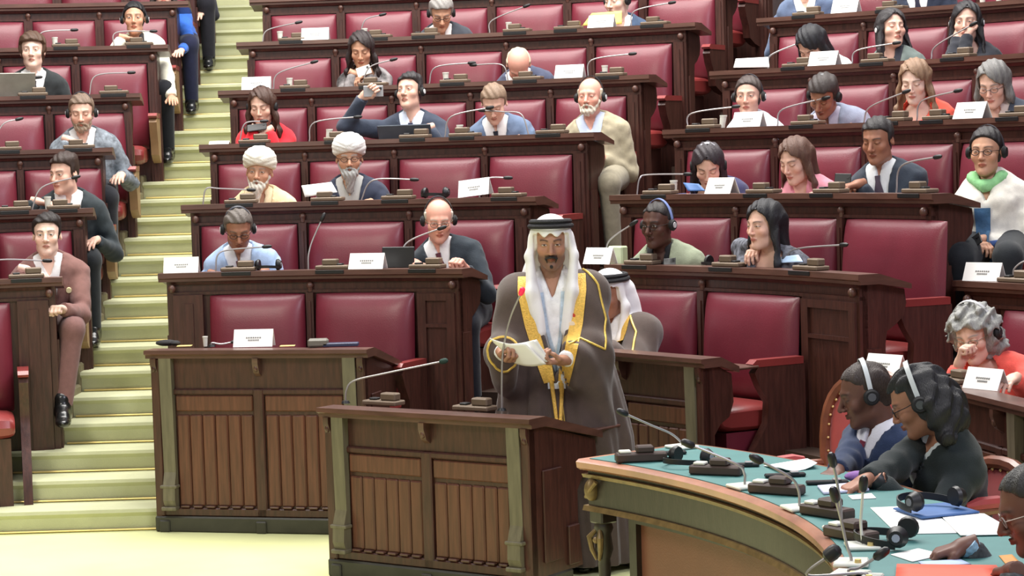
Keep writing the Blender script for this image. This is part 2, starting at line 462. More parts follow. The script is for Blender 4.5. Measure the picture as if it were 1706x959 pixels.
# ------------------------------------------------------------------ straight front desks
def front_desk(name, label, PL, PR, ztop, zb, depth=0.52, nplank=6, panels=2, wing=True, top_m=None, panel_m=None, brackets=(0.07, 0.93)):
    """PL, PR: front top corners (xy); +y local runs away from the front"""
    PL = np.array(PL[:2]); PR = np.array(PR[:2]); W = np.linalg.norm(PR - PL); ex = (PR - PL) / W; ey = np.array([-ex[1], ex[0]])
    f = lambda x, y, z: (*(PL + ex * x + ey * y), z)
    t = thing(name, label, 'desk', f(W / 2, depth / 2, zb)); H = ztop - zb; top_m = top_m or WTOP; panel_m = panel_m or WRED
    P = [(-0.03, 0), (0.10, 0), (depth + 0.05, -0.02 - .2 * depth), (depth + 0.05, -0.05 - .2 * depth), (0.10, -0.045), (-0.012, -0.045), (-0.012, -0.03), (-0.032, -0.02)]
    b = MB().prism(P, lambda y, z: f(-0.025, y, ztop + z), lambda y, z: f(W + 0.025, y, ztop + z)); fixn(b.out('desk_top', top_m, t))
    b = MB().bbox(-0.008, W + 0.008, -0.008, depth * 0.62, zb, zb + 0.085, 0.008, f)
    for x in (0.02, W / 2 - 0.03, W - 0.08): b.bbox(x, x + 0.06, -0.02, 0.02, zb + 0.0, zb + 0.065, 0.006, f)
    fixn(b.out('plinth', WBLK, t, smooth=False))
    # carcass: side panels, rails, back board
    zt_ = ztop - 0.045; z0 = zb + 0.085
    dl = max(depth - .14, .07)
    SP = [(0.0, zt_), (0.10, zt_), (depth + 0.02, zt_ - .2 * depth - .01), (depth + 0.03, zt_ - 0.18), (depth + 0.0, zt_ - 0.25), (dl + .04, zt_ - 0.28), (dl, zt_ - 0.33), (dl, z0 + 0.22), (dl + .03, z0), (0.0, z0)]
    for x0, x1 in ((0.0, 0.03), (W - 0.03, W)):
        b = MB().prism(SP, lambda y, z: f(x0, y, z), lambda y, z: f(x1, y, z)); s_ = fixn(b.out('side_panel', WOOD, t, smooth=False))
        xo = x0 - 0.012 if x0 == 0 else x1
        if depth < .3: continue
        b = MB().bbox(xo, xo + 0.012, 0.09, 0.24, z0 + 0.06, zt_ - 0.20, 0.004, f); b.bbox(xo - 0.004, xo + 0.016, 0.28, depth - 0.15, z0 + 0.02, z0 + 0.2, 0.004, f)
        fixn(b.out('raised_panel', WOOD, s_, smooth=False))
    b = MB().bbox(0.03, W - 0.03, 0.03, 0.06, z0, zt_, 0.003, f); fixn(b.out('front_board', WOOD, t, smooth=False))
    fr = 0.17 * H
    b = MB()
    b.bbox(0.03, W - 0.03, 0.008, 0.05, z0, z0 + 0.045, 0.006, f)
    b.bbox(0.03, W - 0.03, 0.012, 0.05, zt_ - fr - 0.03, zt_ - fr, 0.006, f)
    b.bbox(0.0, 0.05, -0.002, 0.05, z0, zt_, 0.006, f); b.bbox(W - 0.05, W, -0.002, 0.05, z0, zt_, 0.006, f)
    b.bbox(W / 2 - 0.03, W / 2 + 0.03, 0.008, 0.05, z0, zt_ - fr, 0.006, f)
    fixn(b.out('rail_frame', WOOD, t, smooth=False))
    x_in0, x_in1 = brackets[0] * W + 0.045, brackets[1] * W - 0.045
    for (q0, q1) in ((x_in0, W / 2 - 0.035), (W / 2 + 0.035, x_in1)):
        b = MB(); w = (q1 - q0) / nplank; zp = zt_ - fr - 0.14
        b.bbox(q0, q1, 0.016, 0.05, zp + 0.02, zt_ - fr - 0.035, 0.006, f)
        for i in range(nplank): b.bbox(q0 + i * w + 0.0015, q0 + (i + 1) * w - 0.0015, 0.018, 0.05, z0 + 0.055, zp, 0.007, f)
        pp = fixn(b.out('plank_panel', panel_m, t, smooth=False))
        b = MB()
        for i in range(nplank): b.bbox(q0 + i * w + 0.012, q0 + (i + 1) * w - 0.012, 0.0, 0.03, z0 + 0.047, z0 + 0.058, 0.003, f)
        fixn(b.out('plank_foot_moulding', WTOP, pp, smooth=False))
    # long grey console brackets
    for q in brackets:
        x = q * W
        b = MB(); B = [(-0.012, zt_), (-0.012, zt_ - 0.05), (-0.006, z0 + 0.24), (-0.03, z0 + 0.17), (-0.036, z0 + 0.09), (-0.02, z0 + 0.05), (0.02, z0 + 0.04), (0.03, zt_)]
        b.prism(B, lambda y, z: f(x - 0.035 + (zt_ - z) * 0.01, y, z), lambda y, z: f(x + 0.035 + (zt_ - z) * 0.008, y, z))
        k_ = fixn(b.out('console_bracket', WGREY, t, smooth=False))
        b = MB().bbox(x - 0.045, x + 0.05, -0.035, 0.02, z0 + 0.155, z0 + 0.172, 0.004, f); fixn(b.out('bracket_band', WGREY, k_, smooth=False))
        b = MB().bbox(x - 0.04, x + 0.045, -0.04, 0.02, z0 + 0.035, z0 + 0.055, 0.004, f); fixn(b.out('bracket_foot', WGREY, k_, smooth=False))
    for x in (0.02, W / 2, W - 0.02):
        b = MB()
        b.prism([(-0.02, zt_), (-0.02, zt_ - 0.03), (0.0, zt_ - 0.08), (0.03, zt_ - 0.10), (0.03, zt_)], lambda y, z: f(x - 0.016, y, z), lambda y, z: f(x + 0.016, y, z))
        b.ball(f(x, -0.004, zt_ - 0.055), (0.014, 0.014, 0.02), 8, 6)
        fixn(b.out('corbel', WTOP if x == W / 2 else WOOD, t))
    return t, f, W
DA = front_desk('front_desk', 'dark wood front desk with plank panels beside the foot of the green stairs', on_z(250, 583, 0.985), on_z(606, 581, 0.985), 0.985, 0.0)
DC, fC, WC = front_desk('front_desk', 'dark wood desk standing in front of the speaker in the brown robe', on_z(540, 678, 0.81), on_z(880, 697, 0.81), 0.81, 0.0)
b = MB().bbox(.02, WC + .02, .50, .74, .81 - .125, .81 - .112, .004, fC); b.out('writing_flap', WTOP, DC, smooth=False)
pBR = on_z(1170, 597, 0.985); aB, rB = azr(pBR)
DB, fB, WB = front_desk('front_desk', 'dark wood front desk behind the speaker, in front of the second robed man', pol(math.radians(41), rB, 0), pBR, 0.985, 0.0, depth=0.17)
b = MB().bbox(.02, WB + .02, .18, .36, .985 - .075, .985 - .062, .004, fB); b.out('writing_flap', WTOP, DB, smooth=False)
DE = front_desk('front_desk', 'dark wood front desk with name cards under the woman with curly grey hair', pEL, pER, zE, 0.0, depth=0.24, brackets=(0.08, 0.62))
# ------------------------------------------------------------------ people: signed distance fields and surface nets
def s_cap(P, a, b, ra, rb):
    a = np.asarray(a, float); b = np.asarray(b, float); ba = b - a
    h = np.clip(((P - a) @ ba) / max(ba @ ba, 1e-9), 0, 1)
    return np.linalg.norm(P - a - h[..., None] * ba, axis=-1) - (ra + (rb - ra) * h)
def s_ell(P, c, r, M=None):
    q = P - np.asarray(c, float)
    if M is not None: q = q @ M
    r = np.asarray(r, float)
    k0 = np.linalg.norm(q / r, axis=-1); k1 = np.linalg.norm(q / (r * r), axis=-1)
    return k0 * (k0 - 1) / np.maximum(k1, 1e-9)
def smin(a, b, k):
    h = np.clip(0.5 + 0.5 * (b - a) / k, 0, 1)
    return b + (a - b) * h - k * h * (1 - h)
def smax(a, b, k): return -smin(-a, -b, k)
def smins(L, k):
    d = L[0]
    for e in L[1:]: d = smin(d, e, k)
    return d
def sstep(x, a, b):
    t = np.clip((x - a) / (b - a), 0, 1); return t * t * (3 - 2 * t)
_CORN = [(i, j, k) for i in (0, 1) for j in (0, 1) for k in (0, 1)]
def nets(fn, lo, hi, h):
    lo = np.asarray(lo, float); hi = np.asarray(hi, float)
    n = np.maximum(np.ceil((hi - lo) / h).astype(int) + 1, 3)
    ax = [lo[i] + h * np.arange(n[i]) for i in range(3)]
    G = np.stack(np.meshgrid(*ax, indexing='ij'), -1)
    D = fn(G.reshape(-1, 3)).reshape(n)
    D[0] = np.maximum(D[0], 1e-4); D[-1] = np.maximum(D[-1], 1e-4); D[:, 0] = np.maximum(D[:, 0], 1e-4); D[:, -1] = np.maximum(D[:, -1], 1e-4); D[:, :, 0] = np.maximum(D[:, :, 0], 1e-4); D[:, :, -1] = np.maximum(D[:, :, -1], 1e-4)
    s = D < 0
    m = n - 1
    cs = [s[i:i + m[0], j:j + m[1], k:k + m[2]] for (i, j, k) in _CORN]
    cnt = sum(c.astype(np.int8) for c in cs)
    act = (cnt > 0) & (cnt < 8)
    idx = -np.ones(m, int); I = np.argwhere(act); idx[act] = np.arange(len(I))
    vals = np.stack([D[I[:, 0] + i, I[:, 1] + j, I[:, 2] + k] for (i, j, k) in _CORN], 1)
    acc = np.zeros((len(I), 3)); cn = np.zeros(len(I))
    for a in range(8):
        for b in range(a + 1, 8):
            ca, cb = np.array(_CORN[a]), np.array(_CORN[b])
            if abs(ca - cb).sum() != 1: continue
            va, vb = vals[:, a], vals[:, b]; x = (va < 0) != (vb < 0)
            t = np.where(x, va / np.where(x, va - vb, 1), 0)
            acc += np.where(x[:, None], ca + (cb - ca) * t[:, None], 0); cn += x
    V = lo + h * (I + acc / cn[:, None])
    F = []
    for axis in range(3):
        sl0 = [slice(None)] * 3; sl1 = [slice(None)] * 3
        sl0[axis] = slice(0, -1); sl1[axis] = slice(1, None)
        A, B = s[tuple(sl0)], s[tuple(sl1)]
        E = np.argwhere(A != B)
        o1, o2 = (axis + 1) % 3, (axis + 2) % 3
        E = E[(E[:, o1] > 0) & (E[:, o2] > 0) & (E[:, o1] < n[o1] - 1) & (E[:, o2] < n[o2] - 1)]
        if not len(E): continue
        inside = A[E[:, 0], E[:, 1], E[:, 2]]
        q = []
        for (u, v) in ((-1, -1), (0, -1), (0, 0), (-1, 0)):
            c = E.copy(); c[:, o1] += u; c[:, o2] += v
            q.append(idx[c[:, 0], c[:, 1], c[:, 2]])
        q = np.stack(q, 1); q[~inside] = q[~inside][:, ::-1]
        F.append(q)
    return V, (np.concatenate(F) if F else np.zeros((0, 4), int))
def rot(yaw=0, pitch=0, roll=0):
    """yaw turns to the person's left, pitch>0 bows, roll>0 tips to the person's right"""
    y, p, r = (math.radians(v) for v in (yaw, pitch, roll))
    Rz = np.array([[math.cos(y), -math.sin(y), 0], [math.sin(y), math.cos(y), 0], [0, 0, 1]])
    Rx = np.array([[1, 0, 0], [0, math.cos(-p), -math.sin(-p)], [0, math.sin(-p), math.cos(-p)]])
    Ry = np.array([[math.cos(r), 0, math.sin(r)], [0, 1, 0], [-math.sin(r), 0, math.cos(r)]])
    return Rz @ Rx @ Ry
# ---- head template: face looks along +y, origin between the ears
def head_sdf(female=False):
    jw = 0.86 if female else 1.0
    def f(P0):
        P = P0.copy(); P[:, 0] = np.abs(P[:, 0])
        d = s_ell(P, (0, -.016, .034), (.075, .094, .083))
        d = smin(d, s_ell(P, (0, .028, -.035), (.058 * (1 + jw) / 2, .058, .085)), .03)
        d = smin(d, s_cap(P, (.040 * jw, .005, -.075), (.010, .066, -.100), .019, .0165), .03)      # jaw line
        d = smin(d, s_ell(P, (0, .071, -.100), (.022 * jw, .019, .018)), .015)                        # chin
        d = smin(d, s_cap(P, (.012, .077, .026), (.040, .066, .022), .011 if not female else .008, .008), .018)   # brow
        d = smin(d, s_ell(P, (.042, .052, -.025), (.022, .026, .022)), .02)                           # cheek
        d = smax(d, -s_ell(P, (.031, .096, .004), (.018, .018, .012)), .012)                          # socket
        d = smin(d, s_ell(P, (.031, .0715, .004), (.0135, .0125, .0115)), .004)                       # eye
        nw = .85 if female else 1
        d = smin(d, s_cap(P, (0, .082, .014), (0, .108 if not female else .104, -.028), .0075 * nw, .012 * nw), .011)     # nose
        d = smin(d, s_ell(P, (.0125 * nw, .094, -.033), (.0085 * nw, .011, .0075)), .006)
        d = smin(d, s_cap(P, (0, .0935, -.057), (.019, .083, -.060), .0055, .003), .006)              # lips
        d = smin(d, s_cap(P, (0, .091, -.068), (.016, .083, -.066), .0062, .003), .006)
        d = smax(d, -s_cap(P, (0, .1005, -.0625), (.022, .089, -.0625), .0022, .0016), .003)
        e = s_ell(P, (.076, -.012, -.002), (.009, .019, .032), rot(0, 12, -10))
        e = smax(e, -s_ell(P, (.084, -.008, .002), (.006, .010, .017)), .004)
        d = smin(d, e, .008)
        d = smin(d, s_cap(P, (0, -.022, -.05), (0, -.040, -.19), .052 if not female else .044, .056 if not female else .046), .03)
        return d
    return f
HEADS = {s: nets(head_sdf(s), (-.1, -.13, -.2), (.1, .13, .13), .0042) for s in (False, True)}
def head_colors(V, skin, brow, lip, eye=(60, 42, 32), closed=0.0, stubble=None, moustache=None):
    skin, brow, lip = (np.array(lin(c)[:3]) for c in (skin, brow, lip))
    x, y, z = np.abs(V[:, 0]), V[:, 1], V[:, 2]
    col = np.tile(skin, (len(V), 1))
    def blend(c, w): col[:] = col * (1 - w[:, None]) + np.array(c) * w[:, None]
    fr = sstep(y, .03, .055)
    blend(skin * np.array([1.12, .86, .82]), .45 * fr * np.exp(-((x - .042) / .02) ** 2 - ((z + .028) / .02) ** 2))
    blend(skin * np.array([1.1, .85, .8]), .4 * fr * np.exp(-(x / .016) ** 2 - ((z + .030) / .014) ** 2))
    if stubble is not None:
        w = .55 * sstep(-z, .035, .06) * sstep(y, -.01, .03)
        blend(lin(stubble)[:3], w)
    blend(lip, .85 * fr * sstep(1 - ((x / .022) ** 2 + ((z + .0625) / .0095) ** 2), 0, .35) * (y > .07))
    blend(lip * .35, .8 * fr * (x < .021) * np.exp(-((z + .0625) / .0016) ** 2))
    op = .0062 * (1 - closed)
    ex = (x - .031) / .0135
    if closed < .8:
        blend((.72, .70, .66), sstep(1 - (ex ** 2 + ((z - .004) / op) ** 2), 0, .3) * (y > .06))
        blend(lin(eye)[:3], sstep(1 - (((x - .031) / .0058) ** 2 + ((z - .004 + .002 * closed) / .0058) ** 2), 0, .3) * (np.abs(z - .004) < op) * (y > .06))
    lz = .004 + op * (1 - ex ** 2 * .8) if closed < .8 else .004 - .004 * (1 - ex ** 2)
    blend(brow * .4, .85 * (np.abs(ex) < 1.15) * np.exp(-((z - lz) / .0019) ** 2) * (y > .05))
    blend(skin * .62, .35 * (np.abs(ex) < 1.2) * np.exp(-((z - .0165) / .0028) ** 2) * (y > .05))
    bz = .0285 - .0045 * ((x - .034) / .02) ** 2
    blend(brow, .88 * sstep(x, .009, .016) * (1 - sstep(x, .047, .055)) * np.exp(-((z - bz) / .0042) ** 2) * (y > .04))
    blend(skin * .4, .7 * fr * np.exp(-((x - .0085) / .0036) ** 2 - ((z + .0395) / .003) ** 2) * (y > .085))
    if moustache is not None:
        blend(lin(moustache)[:3], .9 * (y > .07) * (x < .030) * np.exp(-((z + .0485 + .06 * x * (x / .03)) / .006) ** 2))
    return col
# ---- hair and headgear templates, in head space; values: (sdf, lo, hi, voxel)
def cranium(P, g=0.0):
    return smin(s_ell(P, (0, -.016, .036), (.079 + g, .098 + g, .087 + g)), s_cap(P, (0, -.05, 0), (0, -.045, -.05), .06 + g, .05 + g), .03)
def strands(P, amp=.003, f=150): 
    return amp * np.sin(P[:, 0] * f + 3 * np.sin(P[:, 2] * 22) + P[:, 1] * f * .45)
def hairline(P, top=.072, side=.0, back=-.075, w=.02):
    """>0 on the face side of the hair line"""
    zz = P[:, 2]
    front = P[:, 1] - (.070 - .0 * zz)
    face = smax(smax(P[:, 1] - .022, -(np.abs(P[:, 0]) - .068) * 0 - 1, .01), zz - top, .02)      # ahead of the ears and under the fringe
    low = -(zz - (back + .9 * np.maximum(P[:, 1] + .03, 0)))                                       # under the nape
    return face, low
def H_short(top=.074, puff=.006, side=.004, parting=0, nape=-.07):
    def f(P):
        g = side + (puff - side) * sstep(P[:, 2], .03, .09)
        d = cranium(P) - g - strands(P)
        if parting: d -= .010 * sstep(P[:, 2], .06, .11) * sstep(-P[:, 0] * parting, -.05, .05)
        face = np.minimum(-(P[:, 1] - .026 + .25 * np.maximum(P[:, 2] - .02, 0)), 9)
        cut = smax(P[:, 1] - (.018 + 1.1 * np.maximum(P[:, 2] - .045, 0)), -1 + 0 * d, .01)
        cut = np.where(P[:, 2] > top - .006, np.minimum(cut, top - P[:, 2]), cut)
        cut = np.minimum(cut, top - P[:, 2])
        low = (nape + 1.3 * np.maximum(P[:, 1] + .04, 0)) - P[:, 2]
        return smax(smax(d, cut, .008), low, .008)
    return f, (-.12, -.14, -.12), (.12, .13, .16)
def H_bald():        # only a ring of hair round the back and sides
    def f(P):
        d = cranium(P) - .004 - strands(P, .002)
        low = (-.07 + 1.2 * np.maximum(P[:, 1] + .04, 0)) - P[:, 2]
        return smax(smax(smax(d, P[:, 2] - .052, .01), P[:, 1] - .012, .01), low, .008)
    return f, (-.12, -.14, -.12), (.12, .08, .09)
def H_long(length=.30, width=.085, front=1.0, parting=0.0, wave=0.0, back=.10):
    def f(P):
        w_ = wave * np.sin(P[:, 2] * 55 + np.sign(P[:, 0]) * 1.0)
        Q = P.copy(); Q[:, 0] = Q[:, 0] + w_
        d = cranium(P) - .012 - strands(P, .003, 170)
        ax = np.abs(Q[:, 0])
        L = np.stack([ax, Q[:, 1], Q[:, 2]], 1)
        side = s_cap(L, (.070, -.005, .03), (width, .02 * front, -length * .55), .022, .026)
        side = smin(side, s_cap(L, (width, .02 * front, -length * .55), (width * .95, .03 * front, -length), .026, .016), .02)
        bk = s_cap(L, (.03, -.075, .02), (.045, -.075, -length), .05, .03)
        d = smins([d, side - strands(P, .003), bk - strands(P, .003)], .02)
        px = P[:, 0] - parting
        fringe = .088 - .9 * np.maximum(np.abs(px) - .012, 0) * 1.05
        face = np.minimum(np.minimum((P[:, 1] - .012), fringe - P[:, 2]), .068 - np.abs(P[:, 0]) + .03 * sstep(-P[:, 2], .05, .12))
        face = np.minimum(face, P[:, 1] - .01)
        groove = -s_cap(P, (parting, .09, .09), (parting, -.05, .135), .004, .003)
        return smax(smax(d, face, .008), groove, .006)
    return f, (-.16, -.16, -length - .04), (.16, .13, .16)
def H_back(bun=True):   # drawn back tightly
    def f(P):
        d = cranium(P) - .005 - strands(P, .002, 190)
        cut = np.minimum(P[:, 1] - (.012 + .95 * np.maximum(P[:, 2] - .02, 0)), .085 - P[:, 2])
        low = (-.06 + 1.1 * np.maximum(P[:, 1] + .04, 0)) - P[:, 2]
        d = smax(smax(d, cut, .008), low, .008)
        if bun: d = smin(d, s_ell(P, (0, -.115, .01), (.04, .035, .04)) - strands(P, .003), .015)
        return d
    return f, (-.12, -.17, -.12), (.12, .13, .15)
def H_curly(r=.05, low=-.12):
    def f(P):
        d = s_ell(P, (0, -.025, .02), (.118, .125, .118))
        d = smin(d, s_ell(P, (0, -.05, -.07), (.115, .085, .075)), .04)
        d -= .009 * (np.sin(P[:, 0] * 95 + 2 * np.sin(P[:, 2] * 60)) * np.sin(P[:, 1] * 90 + 1) + np.sin(P[:, 2] * 100 + 2 * np.sin(P[:, 0] * 70)))
        cut = np.minimum(np.minimum(P[:, 1] - .028, .070 - P[:, 2] - .3 * np.abs(P[:, 0])), .072 - np.abs(P[:, 0]) + .02)
        return smax(d, cut, .012)
    return f, (-.16, -.18, -.18), (.16, .13, .17)
def H_wavy():      # full wavy hair to the shoulders, swept back from the brow
    def f(P):
        d = smin(s_ell(P, (0, -.022, .036), (.088, .106, .093)), s_ell(P, (0, -.07, -.06), (.108, .085, .12)), .05)
        d = smin(d, s_cap(np.stack([np.abs(P[:, 0]), P[:, 1], P[:, 2]], 1), (.085, -.04, -.02), (.10, -.035, -.16), .035, .03), .03)
        d -= .006 * (np.sin(P[:, 2] * 85 + 3 * np.sin(P[:, 0] * 40) + P[:, 1] * 30) + .6 * np.sin(P[:, 0] * 130 + P[:, 2] * 40))
        cut = np.minimum(np.minimum(P[:, 1] - .018, .074 - P[:, 2] - .25 * np.abs(P[:, 0])), .074 - np.abs(P[:, 0]) + .02)
        return smax(d, cut, .010)
    return f, (-.17, -.19, -.23), (.17, .13, .17)
def H_turban(lean=0.0):
    def f(P):
        d = s_ell(P, (0, -.008, .080), (.104, .122, .084), rot(0, -6, 0))
        d = smin(d, s_ell(P, (0, -.025, .04), (.097, .110, .07)), .03)
        ax = np.abs(P[:, 0] - .012 * np.sign(P[:, 2] - .08))
        w = P[:, 2] - .50 * ax - .10 * P[:, 1]
        d = d - .0042 * np.abs(np.sin(w * 95)) + .002
        low = (.028 + .24 * P[:, 1] - .10 * np.abs(P[:, 0])) - P[:, 2]
        return smax(d, low, .012)
    return f, (-.15, -.16, -.08), (.15, .16, .19)
def H_beard(length=.10, full=1.0):
    def f(P):
        L = np.stack([np.abs(P[:, 0]), P[:, 1], P[:, 2]], 1)
        d = s_cap(L, (.058, .012, -.03), (.028, .065, -.09), .016, .02)
        d = smin(d, s_cap(L, (.0, .078, -.095), (.0, .075, -.085 - length), .032 * full, .018 * full), .03)
        d = smin(d, s_cap(L, (.004, .098, -.050), (.032, .080, -.066), .009, .007), .008)
        d = d - .003 * np.sin(P[:, 0] * 260 + 4 * np.sin(P[:, 2] * 40))
        d = smax(d, -s_ell(P, (0, .108, -.0635), (.019, .022, .0055)), .004)
        return d
    return f, (-.1, -.03, -.12 - length - .03), (.1, .14, .02)
TPL = {}
def template(key, spec, h=.0055):
    if key not in TPL: TPL[key] = nets(spec[0], spec[1], spec[2], h)
    return TPL[key]
# ---- hands: wrist at the origin, fingers along +y, palm faces -z, thumb on +x
def hand_sdf(curl, spread=1.0, thumb=0.3):
    fx = (.030, .010, -.010, -.028); ln = (.072, .080, .074, .058); ky = (.088, .093, .089, .080)
    def f(P):
        L = []
        for i in range(4):
            L.append(s_cap(P, (fx[i] * .55, .005, 0), (fx[i], ky[i], .002), .014, .0115))
        d = smins(L, .014)
        for i in range(4):
            p = np.array([fx[i], ky[i], .002]); a = 0.12; sp = (1.5 - i) * .045 * spread; r = .0098
            for j, q in enumerate((.44, .32, .24)):
                a += (curl * (0.7, 1.0, .75)[j]) * (1 + .07 * i)
                v = np.array([math.sin(sp) * math.cos(a), math.cos(a) * math.cos(sp), -math.sin(a)]); e = p + v * ln[i] * q * 1.05
                d = smin(d, s_cap(P, p, e, r, r * .92), .0035); p = e; r *= .92
        d = smin(d, s_cap(P, (.014, .014, -.004), (.040, .046, -.012), .0165, .0125), .012)
        t1 = np.array([.040, .046, -.012]); t2 = t1 + .034 * np.array([.5 - thumb, .8, -.25 - thumb * .7]); t3 = t2 + .028 * np.array([.25 - 1.6 * thumb, .85, -.2 - thumb * .5])
        d = smin(d, s_cap(P, t1, t2, .0118, .0105), .005); d = smin(d, s_cap(P, t2, t3, .0105, .0085), .004)
        d = smin(d, s_cap(P, (0, -.03, 0), (0, .012, 0), .025, .024), .018)
        return d
    return f
def hand_t(kind):
    c, sp, th = {'rest': (.28, 1.0, .1), 'grip': (1.0, .4, .55), 'fist': (1.35, .3, .5), 'hold': (.62, .5, .45)}[kind]
    return template('hand_' + kind, (hand_sdf(c, sp, th), (-.06, -.035, -.11), (.085, .19, .05)), .0042)
# ---- figure
FAB = {}
def fabric(name, col, rough=.85, var=.1, scale=30, bump=.25, bs=260, stretch=(1, 1, 1), sheen=.15):
    return mat('fabric ' + name, col, rough, var=var, scale=scale, bump=bump, bscale=bs, stretch=stretch, sheen=sheen, spec=.25)
SKINM = mat('skin', (255, 255, 255), .5, var=.03, scale=60, attr=True, spec=.35)
def hairmat(name, col): return mat('hair ' + name, col, .48, var=.28, scale=40, stretch=(8, 3, 1), bump=.5, bscale=60, spec=.5)
SK = {'light': (228, 184, 164), 'fair': (238, 202, 184), 'tan': (206, 158, 130), 'brown': (160, 112, 90), 'dark': (84, 54, 44), 'olive': (208, 160, 128), 'pink': (232, 172, 152)}
def ik(S, T, l1, l2, hint):
    S, T, hint = (np.asarray(v, float) for v in (S, T, hint)); v = T - S; d = np.linalg.norm(v)
    if d > (l1 + l2) * .995: T = S + v / d * (l1 + l2) * .995; v = T - S; d = np.linalg.norm(v)
    d = max(d, abs(l1 - l2) + .02); u = v / np.linalg.norm(v)
    a = (l1 * l1 - l2 * l2 + d * d) / (2 * d); hgt = math.sqrt(max(l1 * l1 - a * a, 0))
    n = hint - u * (hint @ u); n = n / (np.linalg.norm(n) + 1e-9)
    return S + u * a + n * hgt, S + u * d
class Fig: pass
def person(label, base, yaw, head, hyaw=0, pitch=0, roll=0, female=False, skin='light', hair=None, hair_col=(40, 30, 26), brow=None, beard=None, beard_col=None,
           top=(40, 42, 50), top_name=None, shirt=(240, 240, 240), tie=None, style='jacket', trousers=(40, 42, 50), seat=.5, stand=False, closed=.5, glasses=None, headset=None,
           lh=None, rh=None, lk='rest', rk='rest', lpalm=None, rpalm=None, moustache=None, stubble=None, hs=1.0, shoes=True, legs=None, open_w=.075, open_d=.30, lip=None, sh_w=None, lean_hips=0.0, vox=.014, badge=None, lanyard=None, tex=None, eye=(60, 42, 32), lhint=(-.45, -.4, -.9), rhint=(.45, -.4, -.9), knee=.40, ldir=None, rdir=None):
    """base: floor point under the hips (world), yaw: facing, head: head centre (world). Returns the figure's root and its local frame."""
    base = np.asarray(base, float); M = rot(math.degrees(yaw)); W = lambda p: base + np.asarray(p, float) @ M.T
    toL = lambda p: (np.asarray(p, float) - base) @ M
    g = Fig(); g.W = W; g.toL = toL; g.M = M
    Hd = toL(head); RH = rot(hyaw, pitch, roll); k = hs; g.Hd = Hd; g.RH = RH; g.k = k
    hw = lambda p: Hd + (np.asarray(p, float) * k) @ RH.T          # head space -> local
    g.hw = hw
    nb = hw((0, -.030, -.125)); N = np.array([nb[0] * .85 + Hd[0] * .15, nb[1] - .018, nb[2] - .045])
    hipz = (seat + .10) if not stand else .92
    Hp = np.array([0, lean_hips, hipz])
    sw = sh_w or (.142 if female else .168)
    sp_ = N - Hp; spn = sp_ / np.linalg.norm(sp_)
    fw = np.array([0, 1, 0]) - spn * spn[1]; fw /= np.linalg.norm(fw); rt = np.cross(fw, spn)
    RT = np.stack([rt, fw, spn], 1)
    SL, SR = N - rt * sw - spn * .075, N + rt * sw - spn * .075
    # arms; default hands rest on the desk in front
    l1, l2 = .29, .25
    HL = toL(lh) if lh is not None else N + np.array([-.14, .34, -.36])
    HR = toL(rh) if rh is not None else N + np.array([.14, .34, -.36])
    EL, HL = ik(SL, HL, l1, l2, lhint); ER, HR = ik(SR, HR, l1, l2, rhint)
    g.N, g.SL, g.SR, g.EL, g.ER, g.HL, g.HR, g.RT, g.Hp = N, SL, SR, EL, ER, HL, HR, RT, Hp
    if legs is None:
        if stand: legs = [((-.10, .0, .48), (-.11, -.02, .09)), ((.10, .02, .48), (.11, 0, .09))]
        else: legs = [((-.12, knee, seat + .04), (-.12, knee - .08, .09)), ((.12, knee, seat + .04), (.12, knee - .08, .09))]
    legs = [(np.array(K_, float), np.array(A_, float)) for K_, A_ in legs]
    chest = Hp + sp_ * .70; belly = Hp + sp_ * .34
    cw = .155 if female else .17
    def f_torso(P, o=0):
        d = s_ell(P, chest, (cw + o, .108 + o, .17 + o), RT)
        d = smin(d, s_ell(P, belly, (cw - .02 + o, .112 + o, .17 + o), RT), .07)
        d = smin(d, s_ell(P, Hp, (.165 + o, .12 + o, .12 + o)), .07)
        d = smin(d, s_cap(P, SL + rt * .03 - fw * .01, SR - rt * .03 - fw * .01, .060 + o, .060 + o), .05)
        d = smin(d, s_cap(P, N - rt * .03 - spn * .01, SL + rt * .015, .048 + o, .046 + o), .04)
        d = smin(d, s_cap(P, N + rt * .03 - spn * .01, SR - rt * .015, .048 + o, .046 + o), .04)
        if female:
            for s_ in (-1, 1): d = smin(d, s_ell(P, chest + fw * .085 + rt * .068 * s_ - spn * .02, (.058 + o, .05 + o, .058 + o), RT), .04)
        return d
    def f_arm(P, S, E, Hh, o=0, r=1.0):
        d = s_cap(P, S, E, (.054 if not female else .047) * r + o, .043 * r + o)
        return smin(d, s_cap(P, E, Hh, .042 * r + o, .029 * r + o), .02)
    def f_legs(P, o=0):
        d = None
        for i, (K, A) in enumerate(legs):
            s_ = -1 if i == 0 else 1
            e = smin(s_cap(P, Hp + (.085 * s_, .0, -.02), K, .085 + o, .060 + o), s_cap(P, K, A, .056 + o, .040 + o), .03)
            d = e if d is None else smin(d, e, .03)
        return d
    cutw = lambda P, E, Hh: ((P - (Hh - (Hh - E) / np.linalg.norm(Hh - E) * .015)) @ ((Hh - E) / np.linalg.norm(Hh - E)))
    pts = [Hp, N, SL, SR, EL, ER, HL, HR] + [q for l in legs for q in l]
    lo = np.min(pts, 0) - .22; hi = np.max(pts, 0) + .22; hi[2] = N[2] + .06; lo[2] = max(lo[2], 0.02)
    def f_body(P):
        d = smin(f_torso(P, -.016), smin(f_arm(P, SL, EL, HL, -.004), f_arm(P, SR, ER, HR, -.004), .02), .03)
        d = smin(d, f_legs(P, -.012), .04)
        for i, (K, A) in enumerate(legs): d = smin(d, s_cap(P, A, A + np.array([0, .11, -.045]), .035, .028), .02)
        return smin(d, s_cap(P, N - spn * .03, hw((0, -.03, -.11)), .054 if not female else .045, .05 if not female else .043), .02)
    V, F = nets(f_body, lo, hi, .021)
